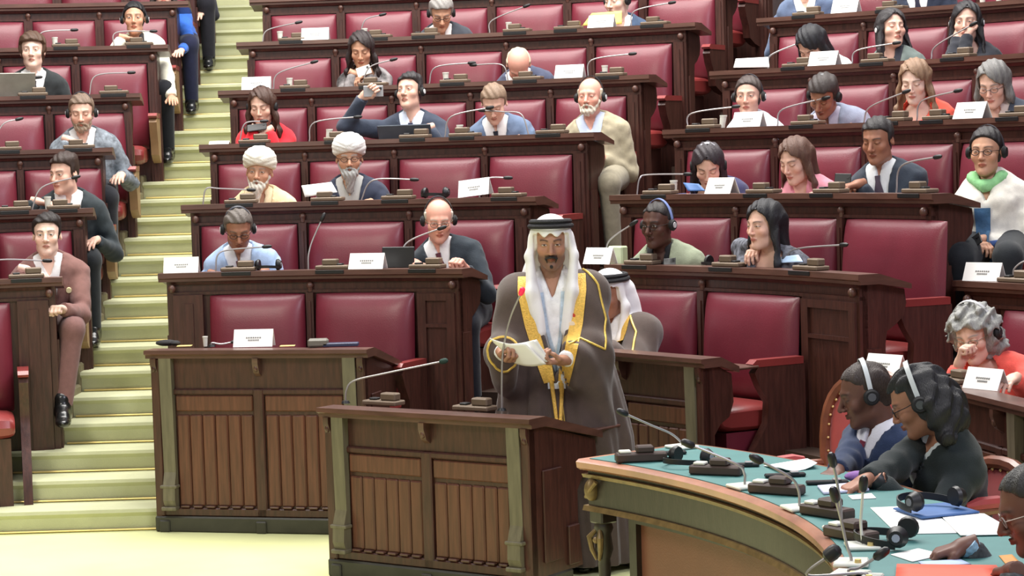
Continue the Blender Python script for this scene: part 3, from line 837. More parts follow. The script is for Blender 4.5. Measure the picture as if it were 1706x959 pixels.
    skc = np.array(SK[skin]) if isinstance(skin, str) else np.array(skin)
    brow = brow or tuple(int(v * .8) for v in hair_col)
    lipc = lip or tuple(np.clip(skc * (.80, .60, .58) if not female else skc * (.86, .60, .59), 0, 255))
    cols = [np.tile(np.array(lin(skc)[:3]), (len(V), 1))]
    hv, hf = HEADS[female]
    Vs, Fs = [V], [F]; n0 = len(V)
    Vs.append(hw(hv)); Fs.append(hf + n0); n0 += len(hv)
    cols.append(head_colors(hv, tuple(skc), brow, lipc, closed=closed, moustache=moustache, stubble=stubble, eye=eye))
    for (E, Hh, kind, pn, mir, hd_) in ((EL, HL, lk, lpalm, 1, ldir), (ER, HR, rk, rpalm, -1, rdir)):
        tv, tf = hand_t(kind); y = (Hh - E) / np.linalg.norm(Hh - E)
        if hd_ is not None: y = np.asarray(hd_, float); y = y / np.linalg.norm(y)
        elif kind in ('rest', 'hold') and pn is None: y = y * np.array([1, 1, 0]) + np.array([0, .25, -.12]); y = y / np.linalg.norm(y)
        if pn is None: pn = (0, 0, -1) 
        pn = np.asarray(pn, float) if not callable(pn) else pn
        z = -pn; z = z - y * (z @ y); z /= np.linalg.norm(z) + 1e-9; x = np.cross(y, z)
        q = tv.copy() * (.92 if female else 1.0)
        q[:, 0] *= mir
        Vs.append(Hh + q @ np.stack([x, y, z], 1).T); Fs.append((tf if mir == 1 else tf[:, ::-1]) + n0); n0 += len(tv)
        cols.append(np.tile(np.array(lin(skc * .97)[:3]), (len(tv), 1)))
    t = thing('person', label, 'person', base); g.root = t
    V = np.concatenate(Vs); F = np.concatenate(Fs)
    o = mesh('body', W(V), F, SKINM, t); g.body = o
    ca = o.data.color_attributes.new('Col', 'FLOAT_COLOR', 'POINT')
    cc = np.concatenate(cols); cc = np.concatenate([cc, np.ones((len(cc), 1))], 1)
    if len(o.data.vertices) == len(cc): ca.data.foreach_set('color', cc.ravel())
    # ---- clothing
    tn = top_name or ('t%d_%d_%d' % tuple(top))
    topm = tex or fabric(tn, top)
    loT, hiT = lo.copy(), hi.copy(); loT[2] = max(Hp[2] - .16, .05); hiT[2] = N[2] + .09
    for q in (EL, ER, HL, HR): loT[2] = min(loT[2], q[2] - .08); hiT[2] = max(hiT[2], q[2] + .06)
    def wedge(P, w, dep, up=.05):      # V-shaped neck opening on the chest, <0 inside
        q = (P - N) @ RT
        z = q[:, 2]; hw_ = w * np.clip((z + dep) / (dep), 0, 1.4)
        return np.maximum(np.maximum(np.abs(q[:, 0]) - hw_, -q[:, 1] + .0), -(z + dep)) , q
    rip = lambda P: .0035 * np.sin(P[:, 2] * 70 + 25 * P[:, 0] + 2 * np.sin(P[:, 1] * 40)) * np.sin(P[:, 1] * 38 + P[:, 0] * 30)
    slack = 1.06 if style != 'fitted' else 1.0
    def f_sleeves(P, o):
        d = None
        for (S, E, Hh) in ((SL, EL, HL), (SR, ER, HR)):
            e = f_arm(P, S, E, Hh, o, slack)
            fold = .006 * np.sin(60 * ((P - E) @ ((Hh - S) / np.linalg.norm(Hh - S)))) * np.exp(-(np.linalg.norm(P - E, axis=1) / .10) ** 2)
            e = smax(e - fold, cutw(P, E, Hh), .006)
            d = e if d is None else np.minimum(d, e)
        return d
    neckcap = lambda P, r0, r1, up: s_cap(P, N - spn * .02, N * (1 - up) + hw((0, -.03, -.105)) * up, r0, r1)
    nr = .054 if not female else .046
    if style in ('jacket', 'shirt', 'open'):
        def f_shirt(P):
            d = f_torso(P, .004)
            col = smax(neckcap(P, nr + .012, nr + .009, .62), -neckcap(P, nr + .004, nr + .003, .9), .003)
            d = np.minimum(d, neckcap(P, nr + .006, nr + .0, .15)); d = np.minimum(d, col)
            w, q = wedge(P, .026 if tie is None else .010, .06)
            return smax(d, -np.maximum(w, -(q[:, 2] + .01) - .07), .004)
        if style == 'jacket' or style == 'open':
            v, f_ = nets(f_shirt, (loT[0], loT[1], max(loT[2], N[2] - .45)), hiT, .011)
            mesh('shirt', W(v), f_, fabric('s%d_%d_%d' % tuple(shirt), shirt, .8, var=.04), t)
    if style in ('jacket', 'open'):
        def f_top(P):
            d = f_torso(P, .017) - rip(P)
            w, q = wedge(P, open_w, open_d)
            lap = np.exp(-((np.abs(w) - .018) / .02) ** 2) * (w > -.001) * (q[:, 1] > 0) * (q[:, 2] < .02)
            d = d - .006 * lap
            col = smax(neckcap(P, nr + .022, nr + .020, .42), -neckcap(P, nr + .012, nr + .011, .9), .004)
            d = smin(d, col, .01)
            d = smax(d, -w, .004)
            return smin(d, f_sleeves(P, .010) - rip(P), .012)
    else:
        def f_top(P):
            d = f_torso(P, .012) - rip(P)
            if style == 'shirt':
                w, q = wedge(P, .035, .10)
                col = smax(neckcap(P, nr + .018, nr + .014, .5), -neckcap(P, nr + .006, nr + .005, .9), .004)
                d = smax(smin(d, col, .008), -w, .004)
            else:
                d = smax(d, -s_ell(P, N + fw * .05 + spn * .01, (.085, .10, .07), RT), .008)
            return smin(d, f_sleeves(P, .008) - rip(P), .015)
    v, f_ = nets(f_top, loT, hiT, vox)
    g.top = mesh({'jacket': 'jacket', 'open': 'jacket', 'shirt': 'shirt', 'fitted': 'blouse', 'loose': 'blouse'}[style], W(v), f_, topm, t)
    g.f_top = f_top; g.f_torso = f_torso
    loL = lo.copy(); hiL = hi.copy(); hiL[2] = Hp[2] + .16
    def f_tr(P):
        d = smin(f_legs(P, .012), s_ell(P, Hp + (0, 0, -.01), (.172, .128, .13)), .04)
        ank = min(A[2] for K, A in legs)
        return smax(d, (ank + .0) - P[:, 2], .01)
    v, f_ = nets(f_tr, loL, hiL, .02)
    mesh('trousers', W(v), f_, fabric('p%d_%d_%d' % tuple(trousers), trousers), t)
    if shoes:
        for i, (K, A) in enumerate(legs):
            b_ = A + np.array([0, .02, -.045])
            ff = lambda P: smax(smin(smin(s_ell(P, b_ + (0, -.02, 0), (.042, .06, .045)), s_ell(P, b_ + (0, .09, -.015), (.046, .10, .032)), .03), smin(s_cap(P, A + (0, 0, -.02), A + (0, 0, .06), .052, .050), s_cap(P, A, A + (0, .10, -.03), .046, .04), .02), .02), (b_[2] - .042) - P[:, 2], .006)
            v, f_ = nets(ff, b_ - (.08, .13, .07), b_ + (.08, .23, .16), .011)
            mesh('shoe', W(v), f_, mat('black shoe leather', (22, 24, 24), .25, coat=.4), t)
    if tie is not None:
        surf = lambda P: f_torso(P, .006)
        ribbon('tie', g, [((0, -.015), .016), ((0, -.045), .013), ((0, -.10), .026), ((0, -.36), .036)], surf, fabric('tie%d_%d_%d' % tuple(tie), tie, .5), .006)
    # ---- hair, beard, glasses, headset
    if hair is not None:
        key, spec = hair; v, f_ = template(key, spec)
        g.hair = mesh({'turban': 'turban'}.get(key, 'hair'), W(hw(v)), f_, fabric('turban%d_%d_%d' % tuple(hair_col), hair_col, .9, var=.06, bump=.3, bs=120) if key == 'turban' else hairmat('%d_%d_%d' % tuple(hair_col), hair_col), t)
    if beard is not None:
        v, f_ = template(beard[0], beard[1]); bc = beard_col or hair_col
        mesh('beard', W(hw(v)), f_, hairmat('%d_%d_%d' % tuple(bc), bc), t)
    if glasses: glasses_on(g, glasses)
    if headset: headset_on(g, headset)
    return g
def ribbon(name, g, path, surf, m, thick=.005, frame=None, n=26, depth=.5):
    """a flat band laid on the chest: path of ((x, z below the neck), half width) in the torso frame"""
    RT, N = (g.RT, g.N) if frame is None else frame
    xs = [p[0][0] for p in path]; zs = [p[0][1] for p in path]; ws = [p[1] for p in path]
    L = np.concatenate([[0], np.cumsum(np.hypot(np.diff(xs), np.diff(zs)))]); T = np.linspace(0, L[-1], n)
    X = np.interp(T, L, xs); Z = np.interp(T, L, zs); Wd = np.interp(T, L, ws)
    dx = np.gradient(X, T); dz = np.gradient(Z, T); nn = np.hypot(dx, dz); nx, nz = -dz / nn, dx / nn
    m_ = 5; V = []
    for j in range(m_):
        s_ = -1 + 2 * j / (m_ - 1)
        q = np.stack([X + nx * Wd * s_, np.full(n, depth), Z + nz * Wd * s_], 1)
        P = N + q @ RT.T
        for _ in range(60):
            d = surf(P); P = P - RT[:, 1] * np.clip(d, -.02, .1)[:, None] * .8
        dep = np.clip((P - N) @ RT[:, 1], -.02, .4); P = P + RT[:, 1] * (dep - (P - N) @ RT[:, 1])[:, None]
        V.append((P + RT[:, 1] * thick * .3, P + RT[:, 1] * thick))
    front = np.stack([v[1] for v in V], 1).reshape(-1, 3); back = np.stack([v[0] for v in V], 1).reshape(-1, 3)
    F = []
    for i in range(n - 1):
        for j in range(m_ - 1):
            a = i * m_ + j; F.append((a, a + 1, a + m_ + 1, a + m_)); o = n * m_; F.append((o + a, o + a + m_, o + a + m_ + 1, o + a + 1))
    o = n * m_
    for i in range(n - 1):
        for j in (0, m_ - 1):
            a = i * m_ + j; F.append((a, a + m_, o + a + m_, o + a) if j == 0 else (a, o + a, o + a + m_, a + m_))
    for j in range(m_ - 1):
        for i in (0, n - 1):
            a = i * m_ + j; F.append((a, o + a, o + a + 1, a + 1) if i == 0 else (a, a + 1, o + a + 1, o + a))
    return fixn(mesh(name, g.W(np.concatenate([front, back])), F, m, g.root))
def glasses_on(g, col):
    m = mat('spectacle frame %d_%d_%d' % tuple(col), col, .35, .3); b = MB()
    for s_ in (-1, 1):
        pts = [g.hw((s_ * .032 + .021 * math.cos(w), .094 - .25 * abs(s_ * .032 + .021 * math.cos(w) - 0) ** 1.0 * .25, .002 + .0155 * math.sin(w) * (1 if math.sin(w) < 0 else .85))) for w in np.linspace(0, 2 * PI, 17)[:-1]]
        b.tube(pts, .0019, 6, closed=True)
        b.tube([g.hw((s_ * .052, .090, .006)), g.hw((s_ * .078, .04, .006)), g.hw((s_ * .080, -.01, .008))], .0017, 6)
    b.tube([g.hw((-.012, .0945, .004)), g.hw((0, .099, .006)), g.hw((.012, .0945, .004))], .0018, 6)
    return mesh('glasses', g.W(b.V), b.F, m, g.root)
def headset_on(g, opt):
    """opt: dict(band=, cup=, r=extra radius, boom=)"""
    e = opt.get('r', 0.0); bm_ = mat('headset plastic %d_%d_%d' % tuple(opt.get('band', (30, 30, 32))), opt.get('band', (30, 30, 32)), .35)
    b = MB(); pts = []
    for w in np.linspace(-.06, PI + .06, 21):
        pts.append(g.hw(((.088 + e) * math.cos(w), -.012 - .02 * math.sin(w), -.005 + (.137 + e) * max(math.sin(w), -.1))))
    V = []; F = []
    for i, p in enumerate(pts):      # flat band
        q = np.linspace(-.06, PI + .06, 21)[i]; nrm = np.array([math.cos(q), 0, math.sin(q)]) @ g.RH.T; tw = np.array([0, 1.0, 0]) @ g.RH.T
        for (a, c) in ((-.009, 0), (.009, 0), (.009, .004), (-.009, .004)): V.append(p + tw * a + nrm * c)
    for i in range(20):
        for k in range(4): F.append((i * 4 + k, i * 4 + (k + 1) % 4, i * 4 + 4 + (k + 1) % 4, i * 4 + 4 + k))
    F += [(3, 2, 1, 0), (80, 81, 82, 83)]
    hsx = mesh('headset', g.W(V), F, bm_, g.root); fixn(hsx)
    cm = mat('ear cup %d_%d_%d' % tuple(opt.get('cup', (30, 30, 32))), opt.get('cup', (30, 30, 32)), .4); sm = mat('ear pad black', (20, 20, 22), .7)
    for s_ in (-1, 1):
        c = MB()
        for (x0, x1, r0, r1) in ((.082, .094, .030, .032), (.094, .104, .031, .024)):
            c.tube([g.hw((s_ * (x0 + e), -.010, -.006)), g.hw((s_ * (x1 + e), -.010, -.006))], [r0, r1], 16)
        q = mesh('ear_cup', g.W(c.V), c.F, sm, hsx); fixn(q)
        if opt.get('cup'):
            c = MB(); c.tube([g.hw((s_ * (.103 + e), -.010, -.006)), g.hw((s_ * (.107 + e), -.010, -.006))], [.017, .015], 12); fixn(mesh('ear_cup_disc', g.W(c.V), c.F, cm, hsx))
    if opt.get('boom'):
        s_ = opt['boom']; c = MB()
        c.tube([g.hw((s_ * .095, .0, -.03)), g.hw((s_ * .08, .06, -.06)), g.hw((s_ * .04, .108, -.065))], .0022, 6)
        c.ball(g.hw((s_ * .032, .112, -.064)), (.014, .010, .010), 8, 6)
        mesh('boom_microphone', g.W(c.V), c.F, sm, hsx)
    return hsx
# ------------------------------------------------------------------ seated people
HAIR = {
 'short': ('short', H_short()), 'thick': ('thick', H_short(.070, .014, .008, nape=-.075)), 'side': ('side', H_short(.074, .010, .004, parting=1)), 'crop': ('crop', H_short(.078, .0, -.002)),
 'shag': ('shag', H_short(.062, .020, .018, nape=-.09)), 'bald': ('bald', H_bald()), 'long': ('long', H_long(.24, .088, .9)), 'longw': ('longw', H_long(.27, .098, 1.3, .015, .008)),
 'longer': ('longer', H_long(.36, .095, 1.6, -.015)), 'bob': ('bob', H_long(.13, .088, .6, .02)), 'back': ('back', H_back()), 'backs': ('backs', H_back(False)), 'curly': ('curly', H_curly()), 'turban': ('turban', H_turban())}
BEARD = {'full': ('full', H_beard(.11, 1.2)), 'long': ('longb', H_beard(.13, 1.0)), 'short': ('shortb', H_beard(.025, .8))}
HS = dict(band=(34, 34, 38), cup=(40, 40, 44)); HSW = dict(band=(60, 62, 70), cup=(214, 214, 216))
FIGS = {}
def sit(key, label, blk, k, x, yt, yc, lean=.10, turn=0, hands=None, hips=0.0, hip_px=None, zoff=0.0, **kw):
    """hands: ((px,py,r offset) of the figure's right hand = picture left, ... left hand); offsets count from the desk front"""
    rb = ROWS[blk][k + 1][0] - .30 + hips; f = ROWS[blk][k + 1][1] - RZ - .985 + .123
    rd, zd = (ROWS[blk][k][0], ROWS[blk][k][1]) if k in ROWS[blk] else (rb - .55, f + .86)
    hd = on_r(x, (yt + yc) / 2, rb - lean); a = azr(hd)[0]
    ab = a if hip_px is None else az_px(hip_px, rb, f + .6)
    hr = hl = None
    if hands is not None:
        q = [on_r(h[0], h[1], rd + h[2]) if h else None for h in hands]; hr, hl = q
    if hr is None: hr = pol(ab - .15 / rd, rd + .34, zd - .03)
    if hl is None: hl = pol(ab + .13 / rd, rd + .32, zd - .025)
    kw.setdefault('knee', max(.12, min(.40, rb - rd - .19)))
    bp = pol(ab, rb, f); dc = math.degrees(ab - math.atan2(bp[0], bp[1])); turn = turn + .45 * dc     # turned a little towards the speaker's side
    kw['hyaw'] = kw.get('hyaw', 0) + math.degrees(ab - math.atan2(bp[0], bp[1])) - turn
    g = person(label, bp, PI - ab + math.radians(turn), hd, rh=hr, lh=hl, **kw)
    FIGS[key] = g
    return g
DK, NAVY, GREYS = (38, 40, 48), (40, 46, 62), (120, 128, 146)
# left block
g = sit('brown', 'man in a brown suit sitting at the stairs end of the lowest left row', 'left', 1, 78, 356, 427, .12, hyaw=-5, hair=HAIR['side'], hair_col=(36, 28, 26), skin='fair', top=(128, 92, 86), trousers=(118, 84, 80), closed=.2, hands=((40, 448, .30), (103, 515, .10)),
        hip_px=92, legs=[((-.10, .42, .55), (-.03, .50, .10)), ((.12, .38, .52), (.12, .24, .10))], rk='rest', lk='fist', open_w=.07, open_d=.26)
b = MB().tube([g.W(g.N + g.RT @ np.array([-.10, .118, -.14])), g.W(g.N + g.RT @ np.array([-.10, .134, -.14]))], .016, 14); mesh('lapel_badge', b.V, b.F, mat('cream badge', (236, 226, 180), .4), g.root)
sit('leftdark', 'man in a dark suit looking sideways, second left row above the brown suit', 'left', 2, 106, 253, 325, .16, hyaw=-38, pitch=8, hair=HAIR['side'], hair_col=(58, 44, 38), skin='light', top=(46, 54, 58), trousers=(36, 40, 44), tie=(30, 28, 34), hands=((60, 335, .3), (160, 400, .28)), hip_px=118, closed=.3)
sit('greybeard', 'grey-bearded man with headset in a patterned grey jacket, left block', 'left', 3, 136, 157, 218, .12, hyaw=-4, pitch=14, hair=HAIR['short'], hair_col=(120, 100, 84), beard=BEARD['short'], beard_col=(160, 140, 120), skin='light', top=(92, 100, 108), tex=mat('patterned grey cloth', (118, 126, 134), .85, var=.55, scale=26, bump=.2), trousers=(40, 42, 48), headset=HSW, hands=((112, 232, .3), (202, 292, .34)), hip_px=150, closed=.8)
sit('laptopboy', 'young man with long brown hair behind the grey laptop', 'left', 4, 54, 54, 116, .16, hyaw=-6, hair=HAIR['shag'], hair_col=(84, 60, 44), skin='fair', top=(40, 44, 46), tie=(34, 34, 44), closed=.3, hip_px=60)
g = sit('whitecoat', 'black-haired woman with headset wearing a cream coat by the stairs', 'left', 5, 224, 6, 56, .16, hyaw=-4, female=True, hair=HAIR['back'], hair_col=(22, 20, 22), skin='tan', style='open', top=(238, 236, 216), shirt=(52, 48, 50), trousers=(28, 30, 36), headset=HSW, closed=.2, hands=((205, 62, .25), (290, 178, .06)), hip_px=250, open_w=.06)
sit('bluetop', 'person in a blue top half hidden behind the stairs end of a left desk', 'left', 6, 272, -36, 14, .15, female=True, hair=HAIR['long'], hair_col=(40, 30, 26), top=(52, 104, 196), style='fitted', trousers=(30, 34, 60), hands=((240, 10, .2), (302, 85, .05)), hip_px=292)
sit('topstairs', 'person in a dark suit and white shirt at the very top beside the stairs', 'left', 7, 312, -66, -20, .15, hair=HAIR['short'], hair_col=(40, 34, 30), top=(40, 40, 50), trousers=(30, 30, 38), hands=((300, -8, .3), (336, 24, .2)), hip_px=322)
# middle block
sit('bluejacket', 'man in a pale blue jacket with glasses and headset looking down', 'middle', 1, 397, 346, 417, .22, pitch=28, hyaw=2, hair=HAIR['short'], hair_col=(104, 96, 90), skin='brown', top=(160, 184, 218), shirt=(225, 228, 235), tie=(92, 40, 60), headset=HSW, glasses=(30, 30, 34), closed=1.0)
sit('baldsuit', 'balding white-haired man with headset in a dark suit at the tablet', 'middle', 1, 731, 327, 406, .16, pitch=16, hyaw=3, hair=HAIR['bald'], hair_col=(226, 216, 200), skin='pink', top=(44, 52, 60), tie=(96, 44, 58), headset=dict(band=(40, 40, 44), cup=(50, 50, 56)), glasses=(120, 110, 100), closed=.7, hands=((690, 438, .2), (775, 448, .22)), hip_px=768, lk='fist')
sit('beigeturban', 'man with cream turban, white beard and cream coat', 'middle', 2, 432, 247, 325, .14, hyaw=-10, pitch=4, roll=-4, hair=HAIR['turban'], hair_col=(238, 234, 220), beard=BEARD['long'], beard_col=(224, 218, 204), skin='tan', style='open', top=(226, 208, 166), shirt=(230, 214, 178), brow=(150, 140, 130), closed=.3)
sit('greyturban', 'man with white turban and grey beard in a navy jacket', 'middle', 2, 582, 222, 305, .12, pitch=6, hyaw=0, hair=HAIR['turban'], hair_col=(240, 240, 238), beard=BEARD['full'], beard_col=(170, 170, 168), skin='tan', top=(52, 58, 76), shirt=(190, 190, 186), glasses=(24, 24, 26), closed=.8)
sit('redblazer', 'woman in a bright red blazer looking down at her phone', 'middle', 3, 436, 144, 211, .18, pitch=16, hyaw=-14, female=True, hair=HAIR['longw'], hair_col=(72, 48, 38), skin='light', style='open', top=(226, 40, 52), shirt=(30, 26, 30), headset=dict(band=(40, 34, 34)), closed=.9, hands=((425, 214, .28), (448, 216, .28)), rk='hold', lk='hold')
sit('photoman', 'man in a dark suit raising a phone to take a picture', 'middle', 3, 682, 122, 184, .10, hyaw=-24, pitch=-8, roll=4, hair=HAIR['side'], hair_col=(44, 40, 42), skin='light', top=(58, 66, 82), tie=(44, 48, 74), shirt=(214, 224, 240), headset=dict(band=(60, 60, 66), cup=(226, 226, 226)), hands=((606, 160, .26), (715, 212, .3)), rk='grip', rpalm=(-.2, .9, .1), rdir=(-.75, .1, .5), closed=.3)
sit('bowblue', 'man in a grey blue suit with short fair hair bowing his head', 'middle', 3, 823, 140, 204, .24, pitch=34, hyaw=-6, hair=HAIR['short'], hair_col=(140, 116, 96), skin='light', top=(104, 122, 150), tie=(30, 34, 50), closed=1.0)
sit('beigeold', 'elderly bearded man in a beige suit at the centre aisle', 'middle', 3, 983, 131, 191, .06, hyaw=-16, pitch=2, hair=HAIR['bald'], hair_col=(226, 214, 190), beard=BEARD['short'], beard_col=(232, 222, 204), skin='pink', top=(176, 166, 140), trousers=(150, 142, 122), shirt=(196, 208, 230), headset=dict(band=(40, 40, 44), cup=(240, 240, 240)), hands=((968, 270, .40), (1002, 262, .40)), hip_px=1004, closed=.6, lk='fist', open_w=.085, open_d=.3)
sit('darkdress', 'long-haired woman in a black and white dress below a white bottle', 'middle', 4, 602, 52, 114, .18, pitch=22, hyaw=-6, female=True, hair=HAIR['longw'], hair_col=(46, 36, 36), skin='tan', style='fitted', top=(40, 38, 42), tex=mat('black white print cloth', (112, 108, 108), .8, var=1.0, scale=16, bump=.1), closed=1.0, hands=((588, 122, .3), (612, 122, .3)), rk='hold', lk='hold')
sit('baldbow', 'bald man in a dark jacket bowing far down', 'middle', 4, 864, 80, 138, .30, pitch=62, hair=HAIR['bald'], hair_col=(206, 186, 160), skin='pink', top=(70, 76, 98), closed=1.0)
sit('greybow', 'grey-haired man with glasses and headset in the top middle row', 'middle', 5, 735, -3, 47, .24, pitch=34, hyaw=4, hair=HAIR['thick'], hair_col=(150, 146, 142), skin='tan', top=(62, 66, 74), glasses=(26, 26, 28), headset=dict(band=(30, 30, 32)), closed=1.0)
sit('yellowpaper', 'white-haired person leaning sideways behind the yellow folder', 'middle', 5, 1027, -24, 27, .18, pitch=10, hyaw=-34, hair=HAIR['thick'], hair_col=(226, 216, 196), skin='fair', top=(66, 84, 110), headset=dict(band=(40, 44, 52)), closed=.5)
# right block
sit('olivecoat', 'man in an olive coat and patterned scarf with blue banded headset', 'right', 1, 1095, 331, 416, .16, hyaw=-32, pitch=8, hair=HAIR['crop'], hair_col=(32, 26, 26), skin='dark', style='open', top=(148, 156, 132), shirt=(30, 30, 34), headset=dict(band=(120, 138, 190), cup=(206, 206, 206)), glasses=(52, 46, 44), closed=.4, open_w=.06)
sit('longblack', 'woman with very long black hair resting her chin on her hands', 'right', 1, 1273, 337, 412, .16, hyaw=-46, pitch=6, female=True, hair=HAIR['longer'], hair_col=(24, 24, 30), skin='light', style='fitted', top=(90, 92, 104), tex=mat('speckled grey cloth', (96, 98, 108), .85, var=.75, scale=40), closed=.5, hands=((1254, 410, .16), (1266, 414, .16)), rk='fist', lk='hold')
sit('downdark', 'dark-haired woman bent over the desk behind a white name card', 'right', 2, 1180, 244, 308, .24, pitch=34, hyaw=-4, female=True, hair=HAIR['long'], hair_col=(46, 38, 44), skin='light', style='fitted', top=(60, 62, 96), headset=dict(band=(150, 150, 156)), closed=1.0)
sit('pink', 'brown-haired woman in a pink top glancing down to her right', 'right', 2, 1325, 233, 302, .20, pitch=22, hyaw=-36, female=True, hair=HAIR['long'], hair_col=(96, 68, 56), skin='light', style='shirt', top=(226, 150, 166), closed=1.0)
sit('phonesuit', 'dark-haired man in a navy suit looking at his phone', 'right', 2, 1462, 194, 273, .14, pitch=14, hyaw=-24, hair=HAIR['short'], hair_col=(36, 32, 34), skin='brown', top=(50, 58, 70), shirt=(226, 230, 232), tie=(74, 62, 76), closed=.8, hands=((1402, 305, .3), (1432, 306, .26)), rk='hold', lk='hold')
g = sit('greenscarf', 'woman in a white shirt with green scarf and glasses at the aisle end', 'right', 2, 1643, 212, 292, .06, hyaw=-15, pitch=3, female=True, hair=HAIR['backs'], hair_col=(34, 30, 32), skin='tan', turn=16, style='shirt', top=(236, 232, 220), trousers=(38, 42, 46), headset=dict(band=(70, 70, 76)), glasses=(26, 26, 28), closed=.6, lhint=(-.9, -.2, -.5), rhint=(.9, -.2, -.5), hands=((1622, 404, .36), (1640, 398, .40)), hip_px=1662, rk='hold', lk='hold')
SCM = mat('green and blue scarf cloth', (150, 214, 150), .9, var=.2, scale=20, bump=.3); SCB = mat('blue scarf end', (66, 104, 140), .9, var=.25, scale=20, bump=.3)
b = MB(); cN = g.N + np.array([0, 0, .02])
b.tube([g.W(cN + np.array([.075 * math.cos(w), .085 * math.sin(w) + .02, .02 - .045 * max(math.sin(w), 0) ** 2])) for w in np.linspace(0, 2 * PI, 22)[:-1]], [.030 + .006 * math.sin(5 * w) for w in np.linspace(0, 2 * PI, 22)[:-1]], 10, closed=True)
sc = mesh('scarf', b.V, b.F, SCM, g.root)
ribbon('scarf_end', g, [((.02, -.12), .04), ((.03, -.2), .038), ((.05, -.44), .032)], lambda P: np.minimum(g.f_top(P), g.f_torso(P, .012)) - .004, SCB, .012).parent = sc
ribbon('lanyard_badge', g, [((-.05, -.29), .05), ((-.05, -.38), .05)], lambda P: np.minimum(g.f_top(P), g.f_torso(P, .012)) - .004, mat('blue and white badge card', (96, 132, 206), .5, var=.5, scale=18), .004, n=6)
sit('stareswoman', 'dark-haired woman with headset in white behind a name card', 'right', 3, 1247, 134, 186, .12, hyaw=-12, pitch=4, female=True, hair=HAIR['backs'], hair_col=(70, 58, 54), skin='light', style='shirt', top=(228, 228, 236), headset=HSW, closed=.3)
sit('greybowman', 'man in a pale grey suit with dark hair and headset bowing', 'right', 3, 1372, 128, 192, .26, pitch=36, hyaw=-26, roll=-8, hair=HAIR['thick'], hair_col=(58, 50, 48), skin='brown', top=(138, 146, 166), shirt=(190, 186, 206), tie=(40, 38, 54), headset=dict(band=(40, 42, 48)), closed=1.0)
sit('redjumper', 'woman with long fair hair in a coral red jumper', 'right', 3, 1524, 102, 170, .18, pitch=18, hyaw=-15, female=True, hair=HAIR['longw'], hair_col=(142, 112, 88), skin='fair', style='fitted', top=(236, 92, 74), closed=1.0)
sit('greyhair', 'woman with short grey hair and glasses reading at the right edge', 'right', 3, 1655, 108, 172, .20, pitch=24, hyaw=-18, female=True, hair=HAIR['bob'], hair_col=(120, 118, 116), skin='light', style='open', top=(74, 80, 92), shirt=(210, 196, 190), glasses=(110, 100, 96), closed=1.0)
sit('blackbow', 'black-haired person in white bent forward with the hair falling', 'right', 4, 1352, 48, 104, .28, pitch=48, hyaw=-30, female=True, hair=HAIR['bob'], hair_col=(30, 30, 36), skin='light', style='shirt', top=(222, 228, 226), closed=1.0)
sit('eyesclosed', 'dark-haired woman with headset lifting her face, eyes closed', 'right', 4, 1486, 20, 76, .12, hyaw=24, pitch=-6, female=True, hair=HAIR['long'], hair_col=(44, 40, 42), skin='light', style='open', top=(112, 124, 120), shirt=(60, 62, 72), headset=HSW, closed=1.0)
sit('handface', 'woman in black with headset holding her hand before her mouth', 'right', 4, 1610, 9, 66, .12, hyaw=-8, pitch=2, female=True, hair=HAIR['longer'], hair_col=(30, 28, 32), skin='light', style='fitted', top=(40, 42, 50), headset=HSW, closed=.4, hands=((1596, 62, .36), (1612, 56, .36)), lk='fist', rk='fist')
sit('topgrey', 'person in a blue grey jacket cut off by the top of the picture', 'right', 5, 1342, -72, -16, .16, hair=HAIR['short'], hair_col=(70, 60, 54), top=(96, 112, 142), style='jacket')
sit('topdark', 'person in a dark suit at the very top right, behind two small cups', 'right', 5, 1530, -84, -28, .16, hair=HAIR['short'], hair_col=(40, 36, 34), top=(44, 52, 70), style='jacket', tie=(40, 40, 60))
centre(O_FAR)
sit('curly', 'woman with curly grey hair and red top leaning on her hand', 'far right', 0, 1622, 512, 604, .30, pitch=20, hyaw=-20, roll=8, female=True, hair=HAIR['curly'], hair_col=(150, 150, 146), skin='light', style='fitted', top=(238, 96, 84), headset=dict(band=(190, 190, 192), cup=(40, 40, 42), r=.02), glasses=(150, 140, 120), closed=1.0, hands=((1598, 606, .12), (1690, 630, .16)), rk='fist')
centre(O_MAIN)

g = FIGS['olivecoat']
SPK_S = mat('black and white scarf cloth', (116, 118, 116), .85, var=.95, scale=22)
for s_ in (-1, 1): ribbon('scarf', g, [((s_ * .07, .0), .03), ((s_ * .055, -.12), .034), ((s_ * .05, -.34), .036)], lambda P: g.f_torso(P, .016), SPK_S, .010)
